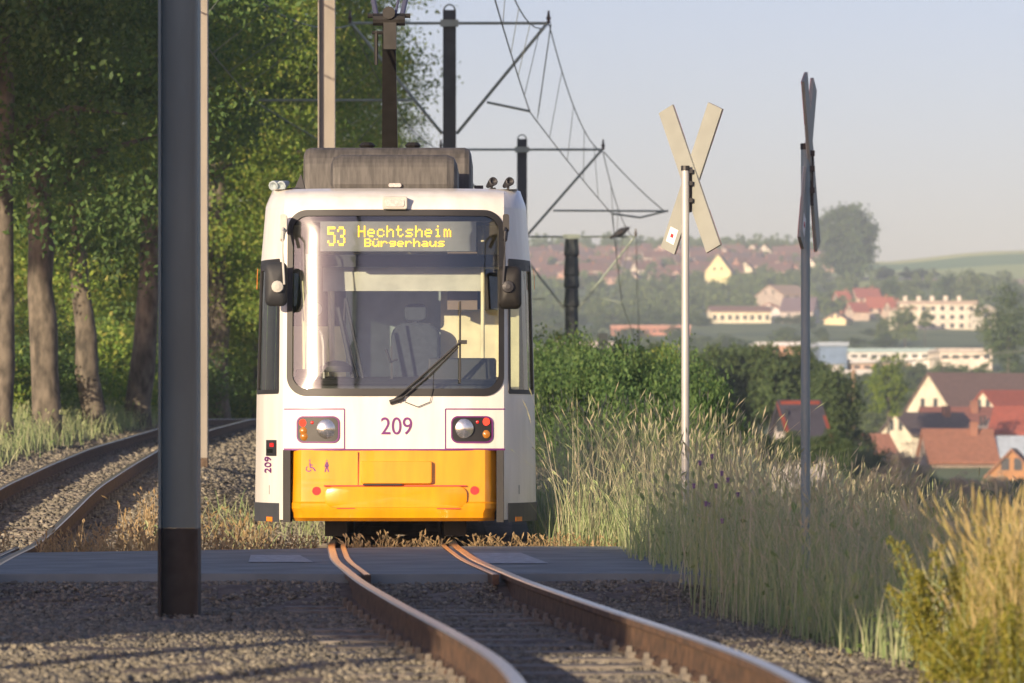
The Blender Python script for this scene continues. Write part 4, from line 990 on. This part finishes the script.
# golden leafy weeds at the lower right
def weed(px, Y, hgt, spread, label, mt, seed, nst=9, leaf=.03, grp='golden leafy weeds in the lower right'):
    x = PX(px, Y); g = np.random.default_rng(seed); zb_ = G(x, Y); t = thing('weed_plant', label, 'plant', (x, Y, zb_), 0, grp)
    m = MB(); P = []
    for k in range(nst):
        a = g.uniform(0, 6.28); ln = g.uniform(.1, 1)*spread; h = hgt*g.uniform(.6, 1.05); pts = [Vector((math.cos(a)*ln*(u**1.5), math.sin(a)*ln*(u**1.5), h*u)) for u in np.linspace(0, 1, 6)]
        m.tube(pts, [.006,.005,.005,.004,.003,.002], 5)
        for u in np.linspace(.2, 1, 46):
            i = min(4, int(u*5)); p = pts[i].lerp(pts[i+1], u*5-i); r = .034*(1.25-u)+.004
            for q in range(5): P.append(np.array(p)+g.normal(size=3)*[r, r, r*.7]+[0, 0, .02])
    m.build('stem', M['green_grass'], t); link('foliage', quads('foliage', rand_leaves(np.array(P), leaf, seed+1, .3, -.8), mt), t)
    return t
WL = ['tallest feathery golden weed leaning left of the others','golden weed behind the low plants in the lower right','golden weed near the right frame edge','golden weed cut by the right frame edge','low weed at the bottom of the picture in front of the golden ones','low weed nearest the gravel on the right','low weed in the bottom right corner','golden weed rising behind the others at right']
for i, (px, Y, h, sp) in enumerate([(930,18.8,.62,.30),(965,18.9,.62,.24),(1000,18.2,.66,.24),(1028,18.0,.7,.2),(975,17.3,.34,.26),(938,17.7,.24,.16),(1012,17.0,.40,.24),(1005,19.6,.78,.24)]):
    weed(px, Y, h, sp, WL[i], M['leafGold'], 200+i, (13,10,11,10,9,6,10,10)[i], .015)
X, Y, g = scatter(4600, (1.9, 3.2), (17.6, 21), lambda X, Y, g: X/Y > .110+.012*g.random(len(X)), 44)
h = .84*g.uniform(.35, 1.12, len(X)); o = link('golden_grass', indexed('golden_grass', *blades(X, Y, h, .0026+.0*X, .2, 45, .8, .13, .005), M['gold'])); tag(o, 'tall golden sunlit grass at the right frame edge', 'grass', kind='stuff')
# thistles in the shaded grass
for i, (px, Y, h) in enumerate([(700,25,.95),(712,25.3,1.0),(722,25.5,.9),(706,24.6,.7),(694,25.2,.8)]):
    x = PX(px, Y); t = thing('thistle', 'purple flowering thistle in the shaded tall grass right of the rails', 'plant', (x, Y, G(x, Y)), 0, 'thistles in the tall grass')
    m = MB(); m.tube([(0,0,0),(.02,0,h*.6),(0,0,h)], .006, 5); m.tube([(.02,0,h*.6),(.1,0,h*.85)], .004, 5); m.build('stem', M['green_grass'], t)
    for q in ((0,0,h),(.1,0,h*.85)): m = MB(); m.lathe([(.005,0),(.011,.01),(.009,.018),(.014,.03),(.006,.034)], 8, Matrix.Translation(q)); m.build('flower', M['thistle'], t)

# dark bushes between grass and valley
for i in range(20):
    px = 530+i*9+random.uniform(-4, 4); Y = 62+random.uniform(0, 22); x = PX(px, Y)
    tops = np.interp(px, [530,560,580,600,640,660,700], [374,386,368,360,366,378,392])+random.uniform(-4, 22)
    zt = PZ(tops, Y); zg = G(x, Y); h = max(1.0, (zt-zg)/2)
    t = thing('bush', 'leafy bush behind the tall grass to the right of the tram', 'bush', (x, Y, zg), 0, 'bushes behind the tall grass')
    m = MB(); m.tube([(0,0,-.2),(.05,0,h)], [.06,.03], 6); m.build('stem', M['bark'], t)
    link('foliage', (SHB if i % 5 else SH)[i % 2], t, (0,0,h*1.05), i, (random.uniform(.35, .6), .6, h/1.2))
# far tree meshes
def far_crown(seed, mt, ext=(1,1,1.1), K=70, Mn=26, leaf=.10, **kw): return crown(seed, K, Mn, ext, .17, leaf, mt, aspect=.8, **kw)[0]
FT = [far_crown(101+i, M['leafFar' if i % 2 else 'leafFarB'], shell=.5) for i in range(5)]
LIME = far_crown(120, M['leafLime']); HT = [far_crown(131+i, M['leafFarB'], K=150, Mn=60, leaf=.055, shell=.55) for i in range(2)]
TRK = MB(); TRK.tube([(0,0,-1.5),(0,0,0),(.03,0,1.2)], [.10,.07,.04], 6); TRKM = TRK.mesh('trunk', M['bark'])
def far_tree(px, top, bot, wpx, label, group=None, me=None, Y=None, ratio=None):
    Y = Y or Y_for(bot); x = PX(px, Y); s_ = F/Y; zb_ = G(x, Y); zt = PZ(top, Y); H = zt-zb_; rw = wpx/2/s_
    t = thing('tree', label, 'tree', (x, Y, zb_), 0, group)
    rh = min(H*.46, rw*1.15); link('trunk', TRKM, t, (0,0,0), 0, (min(rw, 3), min(rw, 3), H*.6))
    link('crown', me or random.choice(FT), t, (0,0,H-rh*1.05), random.uniform(0, 6), (rw, rw, rh)); return t
# wooded belt, Y about 250
for i in range(13):
    px = 682+i*12.5+random.uniform(-4, 4); Y = 235+random.uniform(0, 50)
    top = np.interp(px, [680,700,730,760,800,830], [362,354,354,352,354,374])+random.uniform(-3, 10)
    far_tree(px, top, 0, random.uniform(40, 60), 'dark round tree in the belt beyond the tall grass', 'dark trees beyond the tall grass', HT[i % 2], Y)
for i in range(12):
    px = 835+i*17+random.uniform(-4, 4); Y = 300+random.uniform(0, 30)
    top = np.interp(px, [835,860,900,950,1024], [400,436,472,480,482])+random.uniform(-3, 8)
    far_tree(px, top, 0, random.uniform(30, 44), 'green tree in front of the village houses', 'trees in front of the village', HT[i % 2], Y)
for i in range(9):
    px = 545+i*17+random.uniform(-4, 4); Y = 200+random.uniform(0, 40)
    far_tree(px, random.uniform(348, 366), 0, random.uniform(34, 46), 'green tree below the masts beyond the bushes', 'trees below the masts', HT[i % 2], Y)
for px, tp in ((764,436),(780,440),(795,434),(812,439),(829,432),(842,442)): far_tree(px, tp, 0, 22, 'low bushy tree before the red edged house', 'low trees before the red edged house', HT[px % 2], 205)
far_tree(846, 208, 282, 56, 'large round tree standing alone high on the ridge', None, far_crown(150, M['leafFarB'], K=220, Mn=60, leaf=.06, shell=.3, lump=.15), 1420)
far_tree(888, 362, 0, 40, 'bright lime green tree beside the wooden pole', None, LIME, 440)
t = far_tree(1008, 302, 0, 52, 'dark open crowned tree at the right frame edge', None, far_crown(152, M['leafFarB'], K=90, Mn=60, leaf=.05, shell=.6, lump=.4), 570)
for px, tp, bt, w_, lab in [(905,318-10,352,24,'small dark tree before the long pale apartment block'),(925,310,350,14,'slim tree before the pale apartment block'),(884,318,345,16,'round tree left of the pale apartment block'),(968,272,306,26,'dark round tree behind the apartment block'),(948,276,304,26,'pale round tree behind the apartment block'),(887,282,306,22,'round tree in the fields above the red roofs'),(912,283,300,20,'low round tree in the fields left of the apartment block'),(1006,286,320,30,'tree behind the right end of the apartment block'),(575+60,378,410,18,'small tree below the masts')]:
    far_tree(px, tp, bt, w_, lab)
def band_trees(n, x0, x1, b0, b1, h0, h1, w0, w1, label, group, avoid=(), acc=None):
    for i in range(n):
        px = random.uniform(x0, x1); bt = random.uniform(b0, b1)
        if any(a[0] < px < a[1] and a[2] < bt < a[3] for a in avoid): continue
        tp = bt-random.uniform(h0, h1); wd = random.uniform(w0, w1)
        if acc is None: far_tree(px, tp, bt, wd, label, group); continue
        Y = Y_for(bt); x = PX(px, Y); z = G(x, Y); rw = wd/2*Y/F; H = (bt-tp)*Y/F; rh = H*.6
        k = random.randrange(4); a = random.uniform(0, 6.28); P = SM[k]; c_, s__ = math.cos(a), math.sin(a)
        acc.append(np.stack([(P[..., 0]*c_-P[..., 1]*s__)*rw+x, (P[..., 0]*s__+P[..., 1]*c_)*rw+Y, P[..., 2]*rh+z+H-rh], -1))
SM = []
for k in range(4):
    Pp, _ = clump_points(301+k, 34, 14, (1,1,1), .17, shell=.5); SM.append(rand_leaves(Pp, .17, 310+k, .8, .6))
WOOD = []
AV = [(704,780,316,345),(822,860,320,340),(832,900,312,330),(896,1000,322,360),(755,1000,356,392),(757,806,300,320)]
band_trees(260, 525, 1030, 288, 322, 8, 17, 10, 22, '', '', AV, WOOD)
band_trees(120, 525, 1030, 322, 350, 8, 15, 14, 26, 'green tree on the lower part of the far slope', 'trees on the lower slope', AV)
band_trees(60, 830, 1030, 376, 436, 14, 26, 18, 30, 'dark green tree among the village houses', 'trees among the village houses')
band_trees(34, 545, 830, 345, 366, 8, 14, 16, 24, 'green tree at the foot of the far slope', 'trees at the foot of the slope', AV)
band_trees(150, 525, 835, 253, 257, 10, 18, 8, 20, '', '', (), WOOD)
band_trees(230, 525, 830, 260, 292, 6, 12, 7, 15, '', '', (), WOOD)
band_trees(22, 880, 1030, 274, 292, 5, 9, 9, 22, '', '', (), WOOD)
o = link('distant_woods', quads('distant_woods', np.concatenate(WOOD), M['leafFar'])); tag(o, 'hazy green trees massed over the distant slope', 'woodland', kind='stuff')

# ---------------------------------------------------------------- houses
HMAT = {}
def hm(kind, c):
    k = (kind, c)
    if k not in HMAT: HMAT[k] = mat('%s_%d' % (kind, len(HMAT)), c, .85, var=.14, scale=.7 if kind == 'wall' else 2.2, detail=6)
    return HMAT[k]
def house(px, base_py, Y, L_, W_, eave, ridge, yaw, wc, rc, label, group=None, nwin=3, floors=1, chim=True, flat=False, name='house', cat='house', gwin=True, base_z=None, winc=None, hip=0):
    x = PX(px, Y); zb_ = base_z if base_z is not None else PZ(base_py, Y)
    t = thing(name, label, cat, (x, Y, zb_), R(yaw), group)
    m = MB(); m.box(-L_/2, L_/2, -W_/2, W_/2, -4, eave)
    if not flat and not hip: m.prism([(-W_/2, eave), (W_/2, eave), (0, ridge)], 0, -L_/2, L_/2)
    m.build('wall', hm('wall', wc), t)
    if flat:
        m = MB(); m.box(-L_/2-.2, L_/2+.2, -W_/2-.2, W_/2+.2, eave, eave+.5); rf = m.build('roof', hm('roof', rc), t)
    elif hip:
        m = MB(); o_ = .5; zt = ridge; e = eave-.1
        vs = [(-L_/2-o_,-W_/2-o_,e),(L_/2+o_,-W_/2-o_,e),(L_/2+o_,W_/2+o_,e),(-L_/2-o_,W_/2+o_,e),(-L_/2+hip,0,zt),(L_/2-hip,0,zt)]
        m.add(vs, [(0,1,5,4),(1,2,5),(2,3,4,5),(3,0,4),(3,2,1,0)]); rf = m.build('roof', hm('roof', rc), t)
    else:
        m = MB(); sl = (ridge-eave)/(W_/2); oh = .5; th = .28
        for s in (-1, 1):
            q = [(0, ridge+.02), (s*(W_/2+oh), eave-oh*sl+.02), (s*(W_/2+oh), eave-oh*sl+th), (0, ridge+th)]
            m.prism(q, 0, -L_/2-oh*.6, L_/2+oh*.6)
        rf = m.build('roof', hm('roof', rc), t)
    if chim: m = MB(); m.box(L_*.18, L_*.18+.8, -.9, -.2, ridge-1.2 if not flat else eave, (ridge if not flat else eave)+1.0); m.build('chimney', hm('wall', (.3,.14,.09)), rf)
    wm_ = M['glassdark']
    for s in ((-1,) if abs(yaw) < 60 else (-1, 1)):
        for fl in range(floors):
            z0 = 1.0+fl*2.8
            if z0+1.3 > eave: break
            for k in range(nwin):
                xx = -L_/2+L_*(k+.5)/nwin
                m = MB(); m.box(xx-.5, xx+.5, s*W_/2-.04, s*W_/2+.04, z0, z0+1.3); m.build('window', wm_, t)
    if gwin and not flat:
        for s in (-1, 1):
            if (s < 0) == (yaw >= 0) or abs(yaw) > 60:
                for yy in (-W_*.14, W_*.14):
                    m = MB(); m.box(s*L_/2-.04, s*L_/2+.04, yy-.4, yy+.4, eave+.4, eave+1.6); m.build('window', wm_, t)
    return t
CREAM=(.74,.70,.55); WHITE=(.75,.73,.68); BRN=(.17,.11,.095); DBRN=(.11,.085,.085); ORG=(.31,.14,.085); RED=(.32,.085,.055); TAN=(.42,.30,.22)
# village below the track
def vh(pxc, py_eave, Y, L_, W_, rise, yaw, wc, rc, label, **k): # eave row fixed, foundation goes down
    ez = PZ(py_eave, Y); ev = k.pop('ev', 5.5); return house(pxc, 0, Y, L_, W_, ev, ev+rise, yaw, wc, rc, label, base_z=ez-ev, **k)
vh(981, 411, 520, 17, 9.5, 4.7, 32, CREAM, BRN, 'large house with a bright cream gable and long brown roof, highest of the village', gwin=True, chim=False)
vh(1014, 412, 505, 9.5, 6.5, 2.5, 30, CREAM, RED, 'house with a bright red roof and dormer right of the large cream gable', nwin=2)
vh(1030, 432, 470, 8, 7, 2.8, -20, (.45,.4,.36), RED, 'red roofed house cut by the right frame edge')
vh(1003, 429, 480, 5, 6, 1.4, 10, (.40,.35,.32), (.26,.22,.2), 'grey flat pitched house between the red roofs', chim=False, hip=1)
vh(957, 435, 490, 9, 7, 3.2, 12, (.4,.33,.28), (.22,.09,.07), 'house with a dull red roof below the large cream gable', nwin=3)
vh(929, 434, 455, 8.6, 7, 2.2, 25, CREAM, DBRN, 'house with a dark brown roof and pale left gable', nwin=3)
vh(957, 460, 430, 7.2, 7, 3.1, 5, (.35,.28,.23), ORG, 'house with a broad orange tiled roof in the middle of the village', nwin=3)
vh(874, 458, 420, 3.0, 5.5, 2.3, 20, CREAM, (.36,.17,.11), 'small house with a brownish orange roof left of the pale shrubs', chim=False)
vh(1014, 455, 430, 5, 5, 1.8, -5, (.35,.4,.45), (.42,.5,.58), 'shed with a pale blue metal roof at the right', chim=False, nwin=2)
vh(1014, 474, 400, 5.5, 4.5, 2.3, 78, (.42,.22,.1), (.3,.16,.1), 'small wooden gabled hut near the right frame edge', chim=False)
h_ = vh(799, 439, 222, 2.0, 3.2, 1.9, 16, (.55,.52,.5), (.055,.055,.075), 'dark roofed house edged with red tiles behind the right crossing sign', ev=5, nwin=2, chim=False)
m = MB(); e_ = 5.0; sl = 1.75/1.6; zz = lambda y: e_+1.75+y*sl+.36
q = [(-.02, zz(-.02)-.2), (-2.12, zz(-2.12)-.2), (-2.12, zz(-2.12)), (-.02, zz(-.02))]
for a, b in ((-1.32,-1.14),(1.14,1.32)): m.prism(q, 0, a, b)
m.box(-1.14, 1.14, -.22, -.02, zz(-.2)-.1, zz(-.02)+.03); m.box(-1.14, 1.14, -2.14, -2.0, zz(-2.1)-.2, zz(-2.0)+.0); m.build('roof_edging', hm('roof', (.24,.055,.035)), h_)
# wooden pole
t = thing('wooden_pole', 'bare wooden pole standing before the lime green tree', 'pole', (PX(853.5, 360), 360, PZ(470, 360)))
m = MB(); m.tube([(0,0,-3),(0,0,(470-370)/F*360)], [.24,.19], 8); m.build('shaft', M['wood'], t)
m = MB(); m.tube([(-.9,0,(470-382)/F*360),(.2,0,(470-382)/F*360)], .09, 6); m.tube([(-.5,.1,-3),(-.5,.1,(470-392)/F*360)], .12, 6); m.build('strut', M['wood'], t)
# pale flowering shrubs
PB = crown(160, 60, 60, (1,1,.9), .16, .055, M['blossom'])[0]
for px, py, w_, h_p, Y, lab in ((905,470,44,50,288,'pale cream flowering shrub left of the orange roof'),(962,488,40,30,284,'pale pinkish flowering shrub below the orange roof'),(874,482,26,26,286,'small pale flowering shrub at the left of the village'),(998,484,28,24,290,'small pale flowering shrub beside the wooden hut')):
    s_ = F/Y; x = PX(px, Y); z = PZ(py, Y); o = link('flowering_shrub', PB, None, (x, Y, z), px, (w_/2/s_, w_/2/s_, h_p/2/s_)); tag(o, lab, 'shrub')
# industrial estate
def bx(x0, x1, y0, y1, Y, depth, wc, rc, label, cat='building', nwin=6, win=True, group=None):
    s_ = F/Y; L_ = (x1-x0)/s_; H = (y1-y0)/s_; t = thing('industrial_hall' if cat == 'hall' else 'building', label, cat, ((( x0+x1)/2-512)/s_, Y, PZ(y1, Y)), 0, group)
    m = MB(); m.box(-L_/2, L_/2, 0, depth, -6, H); m.build('wall', hm('wall', wc), t)
    m = MB(); m.box(-L_/2-.3, L_/2+.3, -.4, depth, H, H+.7); m.build('roof', hm('roof', rc), t)
    if win:
        for k in range(nwin):
            a = -L_/2+L_*(k+.2)/nwin; m = MB(); m.box(a, a+L_/nwin*.6, -.1, .05, H*.45, H*.75); m.build('window', M['glassdark'], t)
    return t
bx(820,847,346,368,700,20,(.17,.25,.37),(.35,.42,.5),'windowless blue grey warehouse block','hall',1,False)
bx(820,841,368,378,690,12,(.78,.76,.7),(.5,.5,.5),'low white shed at the foot of the blue grey warehouse','hall',3)
bx(849,940,352,362,760,25,(.74,.74,.70),(.35,.48,.5),'long white hall stretching right from the warehouse','hall',9)
bx(940,992,352,364,740,25,(.78,.70,.60),(.55,.5,.45),'cream hall at the right end of the industrial row','hall',5)
bx(852,912,363,373,700,12,(.55,.40,.30),(.6,.6,.6),'low orange brown hall before the long white hall','hall',6)
bx(757,806,346,357,720,20,(.58,.34,.22),(.6,.6,.62),'orange brick hall left of the right crossing sign','hall',6)
bx(838,880,374,384,650,12,(.5,.52,.56),(.6,.6,.6),'grey flat roofed hall below the warehouse','hall',4)
bx(555,612,345,352,820,14,(.74,.72,.68),(.45,.4,.38),'low white hall behind the stacked mast','hall',5)
bx(536,552,350,372,760,12,(.6,.62,.66),(.45,.45,.45),'pale grey building right beside the tram side','hall',2)
bx(612,690,328,335,1000,10,(.50,.24,.18),(.5,.28,.22),'long low brick row behind the crossing sign pole','building',12)
bx(590,632,353,360,780,12,(.72,.68,.64),(.45,.4,.38),'small white hall low between the masts','hall',4)
# long cream building with brown roof
Yb = Y_for(324); s_ = F/Yb
house(739, 324, Yb, 60/s_, 9, 12/s_*1.0, 17/s_, 4, (.80,.74,.55), (.28,.17,.14), 'long bright cream building with a low brown roof', None, 8, 1, False, name='building', cat='building')
house(770, 326, Yb+12, 11/s_, 9, 15/s_, 22/s_, 65, (.7,.68,.64), (.36,.16,.11), 'gabled end wing right of the long cream building', None, 2, 1, False, name='building', cat='building')
house(783, 304, Y_for(306), 32*Y_for(306)/F, 16, 8*Y_for(306)/F, 18*Y_for(306)/F, 28, (.5,.42,.36), TAN, 'big house with a broad tan roof above the cream building', None, 3, 1, False)
house(800, 322, Y_for(324), 9, 9, 3, 6.5, -15, (.5,.45,.42), (.2,.15,.17), 'house with a dusky purple roof behind the right crossing sign', None, 2)
house(838, 326, Y_for(327), 14*Y_for(327)/F*1.6, 6, 6*Y_for(327)/F, 12*Y_for(327)/F, 70, (.78,.68,.42), (.28,.18,.15), 'wide low cream gabled house below the ridge tree', None, 2)
for i, (px, bp, w_, h_p, rise, yaw, lab) in enumerate([(842,306,12,6,8,10,'tall red roofed house left of the red cluster'),(866,306,24,8,9,8,'red roofed house with two pale dormers'),(880,316,26,8,10,-6,'wide red roofed house in the middle of the cluster'),(857,318,16,6,9,12,'small red roofed house at the front of the cluster'),(893,318,12,6,10,20,'narrow red roofed house beside the apartment block')]):
    Y = Y_for(bp); q = Y/F; house(px, bp, Y, w_*q, 9, h_p*q, (h_p+rise)*q, yaw, (.62,.5,.4), (.45,.14,.09) if i % 2 == 0 else (.38,.12,.09), lab, None, 3)
# apartment block
Yb = 1040; q = Yb/F
t = thing('apartment_block', 'long cream apartment block with rows of windows', 'building', (PX(938, Yb), Yb, PZ(330, Yb)), R(-3))
H = 26*q; L_ = 76*q
m = MB(); m.box(-L_/2, L_/2, 0, 12, -8, H); m.build('wall', hm('wall', (.74,.68,.56)), t)
m = MB(); m.box(-L_/2-.4, L_/2+.4, -.5, 12.4, H, H+.8); rf = m.build('roof', hm('roof', (.45,.36,.30)), t)
for k in range(5): m = MB(); m.box(-L_/2+3.5*k+1, -L_/2+3.5*k+2, 3, 4, H+.8, H+2.2); m.build('chimney', hm('wall', (.7,.65,.55)), rf)
for fl in range(3):
    for k in range(8):
        a = -L_/2+L_*(k+.25)/8; m = MB(); m.box(a, a+L_/8*.45, -.08, .05, H*(fl+.25)/3, H*(fl+.75)/3); m.build('window', M['glassdark'], t)
t = thing('apartment_block', 'narrow cream end block stepping down at the right of the long block', 'building', (PX(988, 1020), 1020, PZ(336, 1020)), R(8))
q = 1020/F; m = MB(); m.box(-8*q, 8*q, 0, 10, -8, 26*q); m.build('wall', hm('wall', (.78,.74,.64)), t)
m = MB(); m.prism([(-9*q, 26*q), (9*q, 26*q), (0, 31*q)], 1, -.4, 10.4); m.build('roof', hm('roof', (.45,.42,.36)), t)
for fl in range(3): m = MB(); m.box(-1, 1, -.08, .05, (3+fl*8)*q, (7+fl*8)*q); m.build('window', M['glassdark'], t)
t = thing('apartment_block', 'short cream block at the left end of the long apartment block', 'building', (PX(908, 1015), 1015, PZ(332, 1015)), R(10))
m = MB(); m.box(-9*q, 9*q, 0, 10, -8, 22*q); m.build('wall', hm('wall', (.76,.70,.56)), t); m = MB(); m.box(-9.5*q, 9.5*q, -.4, 10.4, 22*q, 22*q+.7); m.build('roof', hm('roof', (.42,.3,.24)), t)
for fl in range(3):
    for k in (-5, 2): m = MB(); m.box(k*q, (k+3)*q, -.08, .05, (3+fl*7)*q, (6+fl*7)*q); m.build('window', M['glassdark'], t)
# hillside houses: one of each kind built with its parts, then copied
ALL = []
protos = []
kinds = [((.55,.36,.30),(0.173,0.101,0.094),'brown roof and rosy walls'),((.76,.70,.58),(0.194,0.101,0.086),'reddish roof and cream walls'),((.60,.48,.42),(0.122,0.086,0.094),'dusky roof and dull walls'),((.80,.74,.55),(0.202,0.130,0.108),'tan roof and bright walls'),((.55,.30,.22),(0.180,0.108,0.094),'brown roof and brick walls')]
spots = []
for row, (b, n) in enumerate([(259, 26), (264, 26), (270, 24), (277, 20), (285, 13)]):
    for i in range(n):
        px = 532+(i+.5)*(300/n)+random.uniform(-4, 4); bb = b+random.uniform(-2.5, 2.5)
        if 278 < bb and px > 750: continue
        spots.append((px, bb))
for i, (px, bb) in enumerate(spots):
    k = random.randrange(5) if random.random() < .8 else 0; wc, rc, dsc = kinds[k]; Y = Y_for(bb); yaw = random.choice([-18, -6, 5, 12, 24, 75])
    if len(protos) <= 4:
        k = len(protos); wc, rc, dsc = kinds[k]
        p = house(px, bb, Y, 9.5, 7.5, 3.2, 6.4, yaw, wc, rc, '', 'houses on the far hillside', 3, 1, True); protos.append(p); ALL = list(bpy.data.objects); h_ = p
        CHN = {q: [c for c in ALL if c.parent == q] for q in protos}
        for q in protos:
            for c in CHN[q]: CH[c] = [d for d in ALL if d.parent == c]
    else:
        src = protos[k]; h_ = src.copy(); COL.objects.link(h_)
        for c in CHN[src]:
            cc = c.copy(); COL.objects.link(cc); cc.parent = h_
            for d in CH[c]: dd = d.copy(); COL.objects.link(dd); dd.parent = cc
    h_.location = (PX(px, Y), Y, PZ(bb, Y)); h_.rotation_euler = (0, 0, R(yaw)); s = random.uniform(.6, .85); h_.scale = (s*random.uniform(.9, 1.3), s, s)
    band_ = 'top' if bb < 264 else 'middle' if bb < 273 else 'lowest'
    h_['label'] = 'far hillside house with %s in the %s rows under the skyline' % (dsc, band_); h_['category'] = 'house'; h_['group'] = 'houses on the far hillside'
house(720, 285, Y_for(286), 12, 9, 4.5, 10.5, 80, (.85,.78,.42), (.3,.2,.17), 'bright yellow gabled house on the hillside right of the crossing sign', None, 2)
# distant overhead cable
m = MB(); m.tube(sag((PX(500, 330), 330, PZ(352, 330)), (PX(1060, 330), 330, PZ(346, 330)), 1.4, 16), .05, 5)
o = m.build('power_cable', M['wire']); tag(o, 'thin power cable strung across the valley in front of the far slope', 'cable')

# ---------------------------------------------------------------- air
def haze(density):
    m, nt, out = new_mat('haze_air'); p = nt.nodes.new('ShaderNodeVolumePrincipled')
    p.inputs['Color'].default_value = (.72,.85,1,1); p.inputs['Density'].default_value = density; p.inputs['Anisotropy'].default_value = .0
    nt.links.new(p.outputs[0], out.inputs['Volume'])
    mb = MB(); mb.box(-960, 960, -60, 2350, -16, 112); o = mb.build('haze', m); tag(o, 'pale evening haze over the valley', 'haze', kind='stuff'); return o
HAZE = haze(.00035)

# ---------------------------------------------------------------- light, sky, camera
w = bpy.data.worlds.new('World'); scene.world = w; w.use_nodes = True; nt = w.node_tree; nt.nodes.clear()
sky = nt.nodes.new('ShaderNodeTexSky'); sky.sky_type = 'NISHITA'; sky.sun_disc = False; sky.sun_elevation = EL; sky.sun_rotation = R(210)
sky.air_density = 1.0; sky.dust_density = 1.0; sky.ozone_density = 2.5; sky.altitude = 100
bg = nt.nodes.new('ShaderNodeBackground'); bg.inputs[1].default_value = .112; ow = nt.nodes.new('ShaderNodeOutputWorld')
wb = nt.nodes.new('ShaderNodeVectorMath'); wb.operation = 'MULTIPLY'; wb.inputs[1].default_value = (1.15, .865, .945)   # white balance of the evening sky
nt.links.new(sky.outputs[0], wb.inputs[0]); nt.links.new(wb.outputs[0], bg.inputs[0]); nt.links.new(bg.outputs[0], ow.inputs[0])
sl = bpy.data.lights.new('sun', 'SUN'); sl.energy = 4.6; sl.angle = R(.5); sl.color = (1, .78, .53)
so = bpy.data.objects.new('sun', sl); COL.objects.link(so)
sd = Vector((-math.sin(AZ)*math.cos(EL), -math.cos(AZ)*math.cos(EL), math.sin(EL))); so.rotation_euler = sd.to_track_quat('Z', 'Y').to_euler(); so.location = (0, 0, 30)
cam = bpy.data.cameras.new('camera'); co = bpy.data.objects.new('camera', cam); COL.objects.link(co); scene.camera = co
co.location = (0, 0, ZC); co.rotation_euler = (R(90), 0, 0); cam.sensor_width = 36; cam.lens = F/1024*36; cam.shift_y = (Y0-341.5)/1024
cam.clip_start = .5; cam.clip_end = 6000
cam.dof.use_dof = True; cam.dof.focus_distance = 35; cam.dof.aperture_fstop = 4.0
vs_ = scene.view_settings; vs_.view_transform = 'Standard'; vs_.look = 'None'; vs_.exposure = 0.6; vs_.gamma = 1; vs_.use_curve_mapping = False
scene.cycles.max_bounces = 8; scene.cycles.transparent_max_bounces = 12; scene.cycles.volume_bounces = 1
scene.cycles.use_denoising = True
